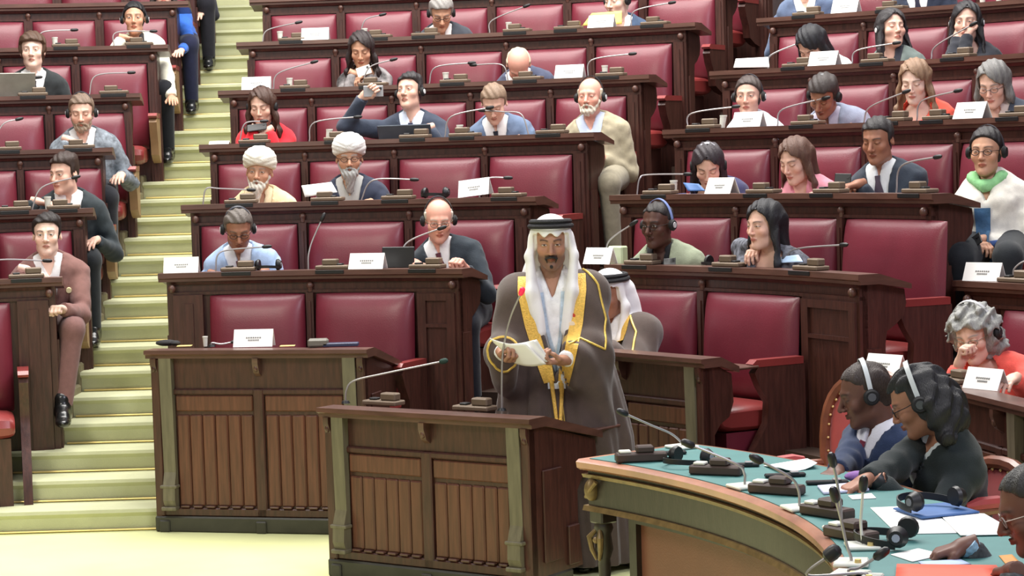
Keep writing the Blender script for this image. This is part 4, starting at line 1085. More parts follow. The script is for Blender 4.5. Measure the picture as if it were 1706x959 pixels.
# ------------------------------------------------------------------ the two men in robes
ROBE = mat('brown wool robe', (80, 65, 58), .8, var=.12, scale=18, bump=.25, bscale=300, sheen=.3)
GOLD = mat('gold embroidered band', (234, 190, 88), .45, .2, var=.16, scale=90, bump=.4, bscale=160)
CORDM = mat('gold cord', (222, 190, 96), .4, .4, var=.2, scale=60)
CLOTH = mat('white headcloth', (244, 243, 244), .8, var=.02, bump=.1, bscale=200, sheen=.2)
AGAL = mat('black head cord', (26, 26, 32), .6, var=.1, bump=.6, bscale=300)
def headcloth(g, side=1.0):
    def f(P):
        d = smin(s_ell(P, (0, -.014, .040), (.092, .112, .094)), s_ell(P, (0, -.06, -.02), (.092, .07, .10)), .03)
        L = np.stack([np.abs(P[:, 0]), P[:, 1], P[:, 2]], 1)
        a = s_cap(L, (.078, .012, .05), (.104, .026, -.06), .017, .020)
        a = smin(a, s_cap(L, (.104, .026, -.06), (.092, .080, -.22), .022, .034), .03)
        a = smin(a, s_cap(L, (.088, .085, -.22), (.060, .115, -.40), .034, .030), .03)
        b_ = smin(s_cap(L, (.05, -.08, 0), (.09, -.08, -.20), .06, .055), s_cap(L, (.09, -.06, -.16), (.15, -.03, -.27), .045, .03), .04)
        w = .0045 * np.sin(P[:, 0] * 95 + 10 * P[:, 2]) * sstep(-P[:, 2], 0, .08)
        d = smins([d, a, b_], .03) - w
        brow = .052 + .010 * np.cos(np.clip(P[:, 0] / .06, -1, 1) * PI * 2) * (np.abs(P[:, 0]) < .06)
        face = smax(smax(np.abs(P[:, 0]) - (.083 - .16 * np.maximum(-P[:, 2] - .06, 0)), P[:, 2] - brow, .012), .03 - P[:, 1], .01)
        d = smax(d, -face, .008)
        d = smax(d, -(s_cap(P, (0, .02, -.02), (0, .0, -.3), .062, .062)), .006)
        return d
    v, f_ = nets(f, (-.22, -.19, -.45), (.22, .17, .16), .0065)
    hc = mesh('headcloth', g.W(g.hw(v)), f_, CLOTH, g.root)
    for j in (0, 1):
        b = MB(); c = np.array([0, -.016, .078 + .021 * j])
        b.tube([g.hw(c + np.array([(.099 - .008 * j) * math.cos(w), (.121 - .01 * j) * math.sin(w), .020 * math.sin(w)])) for w in np.linspace(0, 2 * PI, 33)[:-1]], .0115, 8, closed=True)
        mesh('head_cord', g.W(b.V), b.F, AGAL, hc)
    return hc
def robe(g, stand, hem, wid, sleeve=.085, cx=0.0, open_w=.11, open_d=.42, vox=.0135, hang=(True, True)):
    """the wide-sleeved cloak; returns its field"""
    RT, N = g.RT, g.N; rt, fw, up = RT[:, 0], RT[:, 1], RT[:, 2]
    zt_ = N[2] - .10
    def f(P):
        t = np.clip((zt_ - P[:, 2]) / (zt_ - hem), 0, 1)
        base = N[None, :2] * (1 - t[:, None]) + (np.array([[cx, .02]]) if stand else g.Hp[None, :2]) * t[:, None]
        wx = .20 + (wid - .20) * np.minimum(t * 1.9, 1) ** .9; wy = .135 + (wid * .72 - .135) * np.minimum(t * 1.6, 1)
        q = P[:, :2] - base; an = np.arctan2(q[:, 1], q[:, 0])
        e = np.sqrt((q[:, 0] / wx) ** 2 + (q[:, 1] / wy) ** 2)
        fold = (.010 * np.sin(an * 13 + 2.5 * t) + .006 * np.sin(an * 29 + 1)) * sstep(t, .12, .5)
        d = (e - 1) * np.minimum(wx, wy) - fold
        d = smax(d, P[:, 2] - zt_, .06); d = smax(d, hem - P[:, 2], .004)
        d = smin(d, s_cap(P, g.SL, g.SR, .088, .088), .09)
        d = smin(d, s_cap(P, N - up * .03, g.SL - up * .01, .072, .080), .05); d = smin(d, s_cap(P, N - up * .03, g.SR - up * .01, .072, .080), .05)
        for (S, E, H, hg) in ((g.SL, g.EL, g.HL, hang[0]), (g.SR, g.ER, g.HR, hang[1])):
            a = smin(s_cap(P, S, E, .085, sleeve + .012), s_cap(P, E, H, sleeve, sleeve * .74), .05)
            if hg:
                u_ = (H - E) / np.linalg.norm(H - E)
                for m_ in (.15, .45, .72): a = smin(a, s_cap(P, E + (H - E) * m_, E + (H - E) * m_ * .92 + np.array([0, 0, -.17 + .08 * m_]), sleeve * .75, .045), .06)
            if stand and hg and H is g.HL: a = smin(a, s_cap(P, E * .8 + H * .2 + np.array([-.01, -.02, -.06]), E + np.array([.02, -.02, -.62]), .095, .10), .08)
            fo = .007 * np.sin(55 * ((P - E) @ ((H - S) / np.linalg.norm(H - S))) + 12 * P[:, 2])
            wr = (P - (H - (H - E) / np.linalg.norm(H - E) * .035)) @ ((H - E) / np.linalg.norm(H - E))
            d = smin(d, smax(a - fo, wr, .01), .05)
        q = (P - N) @ RT
        w = np.maximum(np.maximum(np.abs(q[:, 0]) - open_w * np.clip((q[:, 2] + open_d) / open_d, 0, 1.25), -q[:, 1]), -(q[:, 2] + open_d))
        inner = s_cap(P, N + up * .12, N - up * .10, .075, .085)
        return smax(smax(d, -w, .008), -inner, .01)
    if stand: lo = np.array([-.75, -.5, hem - .02]); hi = np.array([.75, .6, N[2] + .06])
    else:
        pts = np.array([g.N, g.SL, g.SR, g.EL, g.ER, g.HL, g.HR, g.Hp]); lo = pts.min(0) - .28; hi = pts.max(0) + .2; lo[2] = hem - .02
    v, f_ = nets(f, lo, hi, vox)
    o = mesh('robe', g.W(v), f_, ROBE, g.root); g.f_robe = f
    return o
def on_robe(g, P):        # pull points (local) forward onto the cloak
    P = np.array(P, float)
    for _ in range(60): P = P - g.RT[:, 1] * np.clip(g.f_robe(P), -.02, .1)[:, None] * .8
    return P
# speaker
hd = on_depth(918, 404, 10.22)
bs = np.array([hd[0] + .02, 10.32, 0.0])
YAW = PI + math.radians(-4)
Hs = lambda px, py, d: on_depth(px, py, d)
g = person('man in brown gold-trimmed robe and white headcloth standing to read from papers', bs, YAW, hd, hyaw=2, pitch=9, skin=(176, 130, 106), hair=None, hair_col=(34, 28, 28), moustache=(34, 28, 28), stubble=(70, 52, 46), top=(244, 244, 246), style='shirt', trousers=(242, 242, 244), stand=True, closed=.35, vox=.012,
           rh=Hs(838, 588, 9.98), lh=Hs(938, 600, 9.96), rk='grip', lk='grip', sh_w=.165, rpalm=(-.2, .2, 1), lpalm=(.3, .2, 1), rdir=(-.45, .75, -.25), ldir=(.75, .55, .0), rhint=(.22, -.6, -.75), lhint=(-.6, -.45, -.7), legs=[((-.10, .02, .48), (-.10, 0, .08)), ((.10, .02, .48), (.10, .02, .08))])
SPK = g
headcloth(g)
v, f_ = nets(BEARD['short'][1][0] if False else (lambda P: smax(smin(s_ell(P, (0, .083, -.098), (.012, .011, .012)), smin(s_cap(np.stack([np.abs(P[:, 0]), P[:, 1], P[:, 2]], 1), (.004, .101, -.049), (.026, .088, -.058), .006, .005), s_cap(np.stack([np.abs(P[:, 0]), P[:, 1], P[:, 2]], 1), (.026, .086, -.060), (.020, .084, -.080), .004, .003), .006), .008), -s_ell(P, (0, .108, -.0635), (.017, .022, .006)), .003)), (-.05, .05, -.13), (.05, .13, -.03), .004)
mesh('goatee', g.W(g.hw(v)), f_, hairmat('34_28_28', (34, 28, 28)), g.root)
rb_ = robe(g, True, .035, .325, sleeve=.074, cx=-.06, open_w=.105, open_d=.46)
fr = lambda P: g.f_robe(P)
def band(g, s_, parent):
    x0 = .118; pts = [((s_ * (x0 + .004), .015), .038), ((s_ * (x0 + .004), -.05), .040), ((s_ * .098, -.20), .040), ((s_ * .058, -.36), .036), ((s_ * .034, -.47), .026)]
    o = ribbon('gold_band', g, pts, g.f_robe, GOLD, .006, n=30); o.parent = parent; return o
for s_ in (-1, 1): band(g, s_, rb_)
# gold cord down the front below the hands with a pair of tassels, sleeve edges
zc = np.linspace(-.47, -1.30, 24); xc = -.012 + .02 * np.sin((zc + .47) * 4)
P = on_robe(g, g.N + np.stack([xc, np.full(24, .5), zc], 1) @ g.RT.T) + g.RT[:, 1] * .005
b = MB().tube([g.W(p) for p in P], .005, 6); mesh('front_cord', b.V, b.F, CORDM, rb_)
for dx in (-.028, .024):
    zc = np.linspace(-.46, -.66, 8); P = on_robe(g, g.N + np.stack([dx * (1 - (np.linspace(0, 1, 8)) * .7), np.full(8, .5), zc], 1) @ g.RT.T) + g.RT[:, 1] * .008
    b = MB().tube([g.W(p) for p in P], [.010, .011, .010, .010, .009, .009, .008, .012], 8); mesh('tassel', b.V, b.F, GOLD, rb_)
def sleeve_edge(g, E, H, r, parent):
    u_ = (H - E) / np.linalg.norm(H - E); a = np.cross(u_, [0, 0, 1]); a /= np.linalg.norm(a); c = np.cross(a, u_); o_ = H - u_ * .042; pts = []
    for w in np.linspace(0, 2 * PI, 29)[:-1]:
        v_ = math.cos(w) * a + math.sin(w) * c; t = .02
        for _ in range(40):
            q = g.f_robe((o_ + v_ * t)[None])[0]
            if q > -.001: break
            t += max(-q * .7, .003)
        pts.append(g.W(o_ + v_ * (t + .002)))
    b = MB().tube(pts, .006, 6, closed=True); mesh('gold_piping', b.V, b.F, CORDM, parent)
sleeve_edge(g, g.ER, g.HR, .09, rb_)
# gold piping from the shoulder down the left arm
q = [g.N + g.RT @ np.array([-.15, -.02, .03]), g.SL + np.array([-.03, .0, .02]), g.SL * .5 + g.EL * .5 + np.array([-.07, .0, .0]), g.EL + np.array([-.06, .05, .0]), g.EL * .5 + g.HL * .5 + np.array([-.02, .02, .08]), g.HL * .9 + g.EL * .1 + np.array([-.01, .0, .07])]
def outp(P, c):
    v_ = P - c; v_ /= np.linalg.norm(v_); t = 0
    for _ in range(60):
        dd = g.f_robe((P + v_ * t)[None])[0]
        if abs(dd) < .001: break
        t -= dd * .7
    return P + v_ * (t + .003)
L = []
for i in range(len(q) - 1):
    for t in np.linspace(0, 1, 9)[:-1]: L.append(q[i] * (1 - t) + q[i + 1] * t)
L = [g.W(outp(p + np.array([0, .05, 0]), np.array([p[0] * .7, -.02, p[2] - .03]))) for p in L]
b = MB().tube(L, .0055, 6); mesh('gold_piping', b.V, b.F, CORDM, rb_)
# lapel pins, lanyard and badge
P = on_robe(g, (g.N + g.RT @ np.array([-.085, .5, -.21]))[None])[0]
b = MB().tube([g.W(P), g.W(P + g.RT[:, 1] * .008)], .015, 16); mesh('round_pin', b.V, b.F, mat('white enamel', (240, 226, 206), .3), g.root)
P = on_robe(g, (g.N + g.RT @ np.array([-.094, .5, -.17]))[None])[0]
b = MB().tube([g.W(P), g.W(P + g.RT[:, 1] * .008)], .010, 12); mesh('red_pin', b.V, b.F, mat('red enamel', (190, 60, 40), .3), g.root)
fs = lambda P: np.minimum(g.f_top(P), g.f_robe(P))
LAN = mat('pale blue lanyard print', (196, 214, 232), .6, var=.18, scale=45)
for s_ in (-1, 1): ribbon('lanyard', g, [((s_ * .05, -.06), .008), ((s_ * .032, -.24), .008), ((.0, -.40), .008)], fs, LAN, .004)
ribbon('badge', g, [((.0, -.385), .042), ((.0, -.50), .042)], fs, mat('white badge with blue strip', (222, 232, 244), .4, var=.12, scale=30), .005, n=6)
# the papers he holds: three slightly fanned sheets
for i, (dx, dz, lab) in enumerate(((0, 0, 'top sheet of the white papers held by the robed speaker'), (.012, -.006, 'middle sheet of the white papers held by the robed speaker'), (.022, -.012, 'lowest sheet of the white papers held by the robed speaker'))):
    c0, c1, c2, c3 = (Hs(816, 563, 9.90), Hs(876, 572, 9.84), Hs(910, 606, 9.86), Hs(858, 605, 9.92)) if i == 0 else (Hs(818 + 4 * i, 567 + 3 * i, 9.905 + .004 * i), Hs(884 + 5 * i, 567 - i, 9.85 + .004 * i), Hs(914 + i, 603 - 2 * i, 9.87 + .004 * i), Hs(862, 604 + i, 9.925 + .004 * i))
    n = 10; V = []
    for a in range(n + 1):
        for c in range(n + 1):
            u, w_ = a / n, c / n
            p = (c0 * (1 - u) + c1 * u) * (1 - w_) + (c3 * (1 - u) + c2 * u) * w_
            V.append(p + np.array([0, 0, -.012 * math.sin(PI * u)]))
    F = [(a * (n + 1) + c, (a + 1) * (n + 1) + c, (a + 1) * (n + 1) + c + 1, a * (n + 1) + c + 1) for a in range(n) for c in range(n)]
    o = mesh('paper_sheet', V, F, WHITE); o.modifiers.new('thickness', 'SOLIDIFY').thickness = .0015
    tag(o, lab, 'paper', 'speech papers')
# second robed man, seated behind the front desk of the right block
rs2 = 3.92 - .30
hd = on_r(1014, 490, rs2 - .06); a2 = azr(hd)[0] ; a2b = az_px(1050, rs2, .7)
g2 = person('seated man in brown robe and white headcloth partly hidden behind the standing speaker', pol(a2b, rs2, .123), PI - a2b, hd, hyaw=14, pitch=12, skin='brown', hair=None, hair_col=(30, 26, 26), moustache=(30, 26, 26), top=(244, 244, 246), style='shirt', trousers=(240, 240, 240), knee=.12,
            rh=pol(a2b - .05, rs2 - .34, 1.0), lh=pol(a2b + .03, rs2 - .33, 1.0))
headcloth(g2)
g_, g = g, g2
rb2 = robe(g2, False, .48, .27, sleeve=.085, vox=.015, hang=(False, False))
for s_ in (-1, 1): band(g2, s_, rb2)
L = []
q = [g2.N + g2.RT @ np.array([-.14, -.02, .0]), g2.SL + np.array([-.04, .03, .0]), g2.SL * .5 + g2.EL * .5 + np.array([-.05, .03, .0]), g2.EL + np.array([-.04, .05, -.02])]
for i in range(3):
    for t in np.linspace(0, 1, 8)[:-1]: L.append(q[i] * (1 - t) + q[i + 1] * t)
L = [g2.W(outp(p + np.array([0, .05, 0]), np.array([p[0] * .7, -.02, p[2] - .03]))) for p in L]
b = MB().tube(L, .006, 6); mesh('gold_piping', b.V, b.F, CORDM, rb2)
# ------------------------------------------------------------------ curved table, its chairs and people
TC = (-2.262, 6.517); TZ = .78
TWOOD = mat('dark olive table wood', (46, 38, 33), .4, var=.3, scale=9, stretch=(4, 4, 1), bump=.1, bscale=30, coat=.2)
TRIM_ = mat('polished rim wood', (176, 124, 100), .25, var=.2, scale=6, coat=.5)
FELT = mat('teal table covering', (70, 122, 120), .55, var=.06, bump=.1, bscale=300)
TPAN = mat('rose brown leather panel', (122, 77, 61), .45, var=.1, scale=4, bump=.1, bscale=150)
GILT = mat('dull gilt moulding', (128, 106, 70), .4, .3, var=.25, scale=30)
TEAL_CH = mat('red velvet', (176, 60, 60), .6, var=.12, sheen=.4)
CHW = mat('carved chair wood', (126, 74, 52), .35, var=.25, scale=12, coat=.3)
centre(TC)
RI, RO = 3.185, 3.79; A0, A1 = math.radians(51.6), math.radians(128)
t = thing('curved_table', 'curved table with teal top and rose brown front panels at lower right', 'table', pol((A0 + A1) / 2, (RI + RO) / 2, 0))
N_ = 70
b = MB().arc([(RI, TZ - .035), (RI + .015, TZ - .045), (RO - .015, TZ - .045), (RO, TZ - .03), (RO, TZ - .008), (RO - .01, TZ - .002), (RI + .01, TZ - .002), (RI - .004, TZ - .012)], A0, A1, N_); fixn(b.out('table_top', TRIM_, t))
b = MB().arc([(RI + .035, TZ - .012), (RO - .035, TZ - .012), (RO - .035, TZ + .001), (RI + .035, TZ + .001)], A0 + .012, A1, N_); fixn(b.out('writing_surface', FELT, t))
b = MB().arc([(RI + .03, TZ - .19), (RO - .03, TZ - .19), (RO - .03, TZ - .045), (RI + .03, TZ - .045)], A0 + .010, A1, N_); fixn(b.out('apron', TWOOD, t))
b = MB().arc([(RI + .012, TZ - .205), (RI + .05, TZ - .205), (RI + .05, TZ - .185), (RI + .02, TZ - .185)], A0 + .004, A1, N_); b.arc([(RI + .02, TZ - .075), (RI + .05, TZ - .075), (RI + .05, TZ - .06), (RI + .012, TZ - .06)], A0 + .004, A1, N_)
fixn(b.out('gilt_moulding', GILT, t))
PA = [(math.radians(55.3), math.radians(83.0)), (math.radians(87.5), math.radians(116))]
for (q0, q1) in PA:
    b = MB().arc([(RI + .11, .05), (RI + .13, .05), (RI + .13, TZ - .22), (RI + .11, TZ - .22)], q0 + .012, q1 - .012, 30); fixn(b.out('leather_panel', TPAN, t))
    b = MB()
    b.arc([(RI + .085, TZ - .24), (RI + .14, TZ - .24), (RI + .14, TZ - .205), (RI + .085, TZ - .205)], q0, q1, 30); b.arc([(RI + .085, .0), (RI + .14, .0), (RI + .14, .06), (RI + .085, .06)], q0, q1, 30)
    for e0, e1 in ((q0, q0 + .014), (q1 - .014, q1)): b.arc([(RI + .085, .0), (RI + .14, .0), (RI + .14, TZ - .205), (RI + .085, TZ - .205)], e0, e1, 2)
    fixn(b.out('panel_frame', TWOOD, t))
for a in (A0 + .022, math.radians(85.2), math.radians(118)):
    for r_ in (RI + .06, RO - .08):
        b = MB(); f = lambda x, y, z: tuple(pol(a + x / r_, r_ + y, z))
        b.bbox(-.04, .04, -.03, .05, TZ - .255, TZ - .19, .006, f)
        b.tube([f(0, .01, z) for z in (TZ - .255, TZ - .275, TZ - .30, TZ - .36, TZ - .40, TZ - .42, .12, .09, .05, .0)], [.034, .040, .030, .038, .024, .026, .018, .026, .03, .026], 10)
        l_ = fixn(b.out('leg', TWOOD, t))
        b = MB(); 
        for s_ in (-1, 1): b.tube([f(s_ * .012, -.018, TZ - .28), f(s_ * .034, -.035, TZ - .31), f(s_ * .026, -.03, TZ - .36), f(s_ * .008, -.022, TZ - .40)], [.008, .013, .010, .006], 8)
        b.ball(f(0, -.03, TZ - .32), .014, 8, 6); b.out('carved_scroll', GILT, l_)
b = MB().ball(pol(A0 + .02, RI + .02, TZ - .12), (.03, .02, .045), 10, 8); b.tube([pol(A0 + .012, RI + .012, TZ - .15), pol(A0 + .022, RI + .004, TZ - .12), pol(A0 + .032, RI + .012, TZ - .085)], .009, 8); b.out('corner_carving', GILT, t)
def armchair(label, p, yaw, top=1.06):
    f = frame_at(p, yaw); t = thing('armchair', label, 'chair', p, 'red armchairs at the curved table')
    def oval(w, sx=.25, sz=.27): return (sx * math.copysign(abs(math.cos(w)) ** .8, math.cos(w)), sz * math.copysign(abs(math.sin(w)) ** .8, math.sin(w)))
    zc = top - .29
    pts = [f(oval(w)[0], -.24 - .12 * (oval(w)[1]) * .5 + .06 * (1 - math.cos(oval(w)[0] * 4)), zc + oval(w)[1]) for w in np.linspace(0, 2 * PI, 33)[:-1]]
    b = MB().tube(pts, .026, 8, closed=True); b.out('back_frame', CHW, t)
    V = []; F = []; n = 24; m = 6
    for j in range(m + 1):
        for i in range(n):
            s_ = j / m; x, z = oval(2 * PI * i / n); x *= s_ * .96; z *= s_ * .96
            V.append(f(x, -.24 - .06 * z + .06 * (1 - math.cos(x * 4)) + .035 * (1 - s_ ** 3), zc + z))
    for j in range(m):
        for i in range(n): F.append((j * n + i, j * n + (i + 1) % n, (j + 1) * n + (i + 1) % n, (j + 1) * n + i))
    o = mesh('back_pad', V, F, TEAL_CH, t); o.modifiers.new('thickness', 'SOLIDIFY').thickness = .02
    b = MB()
    for w in np.linspace(0, 2 * PI, 41)[:-1]:
        x, z = oval(w); x *= .90; z *= .90
        b.ball(f(x, -.24 - .06 * z + .06 * (1 - math.cos(x * 4)) + .014, zc + z), .006, 6, 4)
    tag(b.out('brass_nails', BRASS, o), kind='stuff')
    b = MB().bbox(-.25, .25, -.22, .26, .36, .42, .01, f); b.out('seat_frame', CHW, t, smooth=False)
    b = MB().bbox(-.23, .23, -.20, .245, .42, .48, .03, f); b.out('seat_pad', TEAL_CH, t)
    for s_ in (-1, 1):
        b = MB().tube([f(s_ * .235, -.26, .66), f(s_ * .27, -.10, .665), f(s_ * .275, .10, .66), f(s_ * .265, .17, .635), f(s_ * .25, .14, .55), f(s_ * .24, .16, .42)], [.018, .018, .02, .024, .018, .018], 8)
        a_ = b.out('arm', CHW, t)
        b = MB().tube([f(s_ * .268, -.10, .685), f(s_ * .275, -.04, .69), f(s_ * .275, .04, .69), f(s_ * .273, .09, .683)], [.014, .024, .024, .012], 8); b.out('arm_pad', TEAL_CH, a_)
        for (y0, y1) in ((.21, .23), (-.20, -.27)):
            b = MB().tube([f(s_ * .21, y0, .38), f(s_ * .215, y0, .25), f(s_ * .21, y1, .0)], [.028, .022, .016], 8); b.out('leg', CHW, t)
        b = MB().tube([f(s_ * .16, -.24, .40), f(s_ * .17, -.25, zc - .2)], .02, 8); b.out('back_post', CHW, t)
def at_t(px, py, r): return on_r(px, py, r)
def inward(a): return PI - a
p = at_t(1432, 745, 4.27); a = azr(p)[0]
armchair('red oval-backed armchair under the bald man with headset at the table', pol(a, 4.13, 0), inward(a) + .1, 1.06)
p = at_t(1600, 760, 4.2); a = azr(p)[0]
armchair('red armchair under the dark-haired woman at the curved table', pol(azr(at_t(1583, 830, 4.12))[0], 4.10, 0), inward(a), .80)
a = math.radians(98)
armchair('red armchair under the man in glasses at the lower right corner', pol(a, 4.15, 0), inward(a), .9)
# people
hd = at_t(1440, 656, 4.02); a = azr(at_t(1470, 800, 4.12))[0]
person('bald man in a navy suit with white-banded headset at the curved table', pol(a, 4.12, 0), inward(a), hd, hyaw=-26, pitch=18, skin=(104, 70, 58), hair=('crop', H_short(.078, .0, -.002)), hair_col=(54, 42, 38), top=(44, 58, 88), trousers=(36, 42, 60), shirt=(226, 226, 236), tie=(116, 36, 56), headset=dict(band=(206, 212, 214), cup=(90, 92, 96)), closed=.8,
       seat=.46, rh=at_t(1390, 790, 3.70), lh=at_t(1455, 815, 3.70), knee=.14, open_w=.07, open_d=.34)
hd = at_t(1528, 668, 3.92); a = azr(at_t(1583, 830, 4.12))[0]
gw = person('woman in a dark green blazer and headset with wavy black hair at the table', pol(a, 4.12, 0), inward(a) - .1, hd, hyaw=-26, pitch=28, female=True, skin='brown', hair=('wavy', H_wavy()), hair_col=(26, 26, 30), style='open', top=(36, 44, 45), trousers=(30, 32, 38), shirt=(214, 222, 226), headset=dict(band=(190, 196, 196), cup=(70, 74, 74), r=.012), glasses=(30, 28, 30), closed=1.0,
       seat=.47, rh=at_t(1432, 806, 3.58), lh=at_t(1462, 800, 3.66), rk='hold', lk='rest', knee=.14, ldir=(.5, .8, -.25), rdir=(-.2, .9, -.3), open_w=.055, open_d=.36)
hd = on_depth(1722, 846, 5.95); a = math.radians(98)
gm = person('man in glasses with cropped dark hair cut off at the lower right corner', pol(a, 4.05, 0), inward(a), hd, hyaw=4, pitch=22, skin=(112, 78, 66), hair=HAIR['crop'], hair_col=(44, 42, 40), top=(60, 62, 58), tex=mat('dark checked cloth', (70, 74, 76), .85, var=.6, scale=40), trousers=(40, 42, 44), style='shirt', glasses=(150, 140, 136), closed=.6,
       seat=.40, rh=on_z(1610, 908, .815), lh=on_z(1690, 950, .82), rk='hold', lk='rest', knee=.10, rdir=(-.1, .9, -.25))
def wristband(g, H, E, name, m, r=.036, w=.012):
    u_ = (H - E) / np.linalg.norm(H - E); p = H - u_ * .004
    b = MB().tube([g.W(p - u_ * w), g.W(p), g.W(p + u_ * w)], [r, r * 1.08, r], 14); mesh(name, b.V, b.F, m, g.root)
wristband(gm, gm.HR, gm.ER, 'bead_bracelet', mat('pale blue beads', (150, 190, 214), .3, var=.4, scale=60), .036, .012)
wristband(gw, gw.HL, gw.EL, 'wrist_watch', BLACK, .034, .014)
pp = on_z(1432, 802, TZ + .002); b = MB().ball(pp + (0, 0, .02), (.055, .03, .02), 14, 8)
tag(b.out('pouch', mat('purple cloth', (136, 96, 160), .8, bump=.3)), 'small purple pouch by the hands of the woman at the table', 'pouch')
# ---- things on the table
def sheet(label, corners, m, z=TZ + .002, cat='paper', name='paper_sheet', group=None, th=.0022, curl=.0):
    P = [on_z(x, y, z) for x, y in corners]; n = 6; V = []
    for i in range(n + 1):
        for j in range(n + 1):
            u, v = i / n, j / n
            p = (P[0] * (1 - u) + P[1] * u) * (1 - v) + (P[3] * (1 - u) + P[2] * u) * v
            V.append((p[0], p[1], z + curl * (u - .5) ** 2 * 4 * v))
    F = [(i * (n + 1) + j, (i + 1) * (n + 1) + j, (i + 1) * (n + 1) + j + 1, i * (n + 1) + j + 1) for i in range(n) for j in range(n)]
    o = fixn(mesh(name, V, F, m)); md = o.modifiers.new('thickness', 'SOLIDIFY'); md.thickness = th; md.offset = -1 if o.data.polygons[0].normal.z < 0 else 1
    tag(o, label, cat, group); return o
BLUEF = mat('blue folder card', (66, 104, 160), .6, var=.05); REDF = mat('coral red folder card', (232, 92, 66), .55, var=.05); LILAC = mat('pale lilac cover', (206, 206, 232), .5, var=.03)
sheet('white papers fanned near the red armchair on the table', [(1272, 776), (1345, 764), (1362, 780), (1300, 788)], WHITE, group='papers on the curved table', curl=.02)
sheet('lilac-white tablet lying under the two pointing hands', [(1362, 812), (1438, 806), (1448, 818), (1372, 824)], LILAC, cat='tablet', name='tablet', th=.009)
sheet('small white note behind the white gooseneck at the table', [(1413, 826), (1452, 822), (1460, 830), (1420, 832)], WHITE, group='papers on the curved table')
sheet('large white printed sheets beneath the blue folder, left pile', [(1450, 846), (1540, 842), (1600, 888), (1495, 890)], WHITE, group='papers on the curved table')
sheet('white papers right of the blue folder reaching towards the seated man', [(1560, 852), (1640, 856), (1700, 890), (1600, 892)], WHITE, TZ + .005, group='papers on the curved table')
sheet('blue folder carrying a black headset on the curved table', [(1488, 848), (1580, 838), (1632, 854), (1536, 864)], BLUEF, TZ + .009, 'folder', 'folder', th=.005)
sheet('white sheet lying before the hand of the man in glasses', [(1484, 924), (1530, 914), (1572, 924), (1520, 936)], WHITE, group='papers on the curved table')
sheet('pale blue sheet just above the red folder', [(1530, 936), (1600, 932), (1618, 940), (1540, 944)], mat('pale blue paper', (176, 196, 232), .7, var=.03), group='papers on the curved table')
sheet('coral red folder at the bottom edge of the picture', [(1494, 942), (1660, 944), (1690, 985), (1490, 985)], REDF, TZ + .004, 'folder', 'folder', th=.006)
sheet('small orange brown card by the lower right man', [(1664, 926), (1686, 924), (1706, 944), (1682, 948)], mat('orange brown card', (204, 140, 70), .6), cat='card', name='card')
def lying_headset(label, p, yaw, cups=(40, 40, 44), s=1.0, tilt=.25):
    f0 = frame_at(p, yaw); f = lambda x, y, z: f0(x * s, y * s, z * s)
    t = thing('headset', label, 'headset', p, 'loose headsets on the desks'); b = MB()
    pts = [(.085 * math.cos(w), .105 * math.sin(w), .012 + .05 * tilt * math.sin(w)) for w in np.linspace(-.15, PI + .15, 19)]
    V = []; F = []
    for (x, y, z) in pts:
        for (o, dz) in ((0, -.010), (.004, -.010), (.004, .010), (0, .010)):
            l = math.hypot(x, y); V.append(f(x * (1 + o / l), y * (1 + o / l), z + dz + .004))
    for i in range(18):
        for k in range(4): F.append((i * 4 + k, i * 4 + (k + 1) % 4, i * 4 + 4 + (k + 1) % 4, i * 4 + 4 + k))
    F += [(0, 1, 2, 3), (75, 74, 73, 72)]
    b.add(V, F); fixn(b.out('headband', BLACK, t))
    for s_ in (-1, 1):
        b = MB().tube([f(s_ * .062, -.02, .036), f(s_ * .074, -.02, .036), f(s_ * .096, -.02, .036)], [.030, .034, .022], 14); c = fixn(b.out('ear_cup', BLACK, t))
        b = MB().tube([f(s_ * .094, -.02, .036), f(s_ * .099, -.02, .036)], [.013, .012], 10); fixn(b.out('ear_cup_disc', mat('ear cup %d_%d_%d' % tuple(cups), cups, .4), c))
    return t
lying_headset('black headset lying near the left tip of the curved table', on_z(1147, 775, TZ), 2.4, (150, 150, 156))
lying_headset('black headset resting on the blue folder', on_z(1552, 850, TZ + .014), .5, (110, 114, 118), 1.15)
lying_headset('black headset lying beside the hand of the lower right man', on_z(1492, 908, TZ), 1.2, (150, 160, 176), 1.15)
centre(O_MAIN)
# ------------------------------------------------------------------ microphones, consoles, cards and other things on the desks
def dz(blk, k, o): return ROWS[blk][k][1] + .001 - (.055 * (o - .10) / .18 if o > .10 else 0)
def on_desk(blk, k, px, o):
    r, z = ROWS[blk][k][:2]; z2 = dz(blk, k, o); a = az_px(px, r + o, z2); return pol(a, r + o, z2), a
COUNT = {}
def nth(kind, blk, k):
    c = COUNT.get((kind, blk, k), 0); COUNT[kind, blk, k] = c + 1; return ORD[c]
def smooth_path(P, n=8):
    P = [np.asarray(p, float) for p in P]
    if len(P) == 2: return P
    out = []
    for i in range(len(P) - 1):
        p0 = P[max(i - 1, 0)]; p1 = P[i]; p2 = P[i + 1]; p3 = P[min(i + 2, len(P) - 1)]
        for t in np.linspace(0, 1, n)[:-1]:
            out.append(.5 * (2 * p1 + (p2 - p0) * t + (2 * p0 - 5 * p1 + 4 * p2 - p3) * t * t + (-p0 + 3 * p1 - 3 * p2 + p3) * t ** 3))
    return out + [P[-1]]
RED_T = mat('lit red ring', (235, 40, 80), .4, emit=.35)
GREENB = mat('dark green foam', (36, 62, 54), .8)
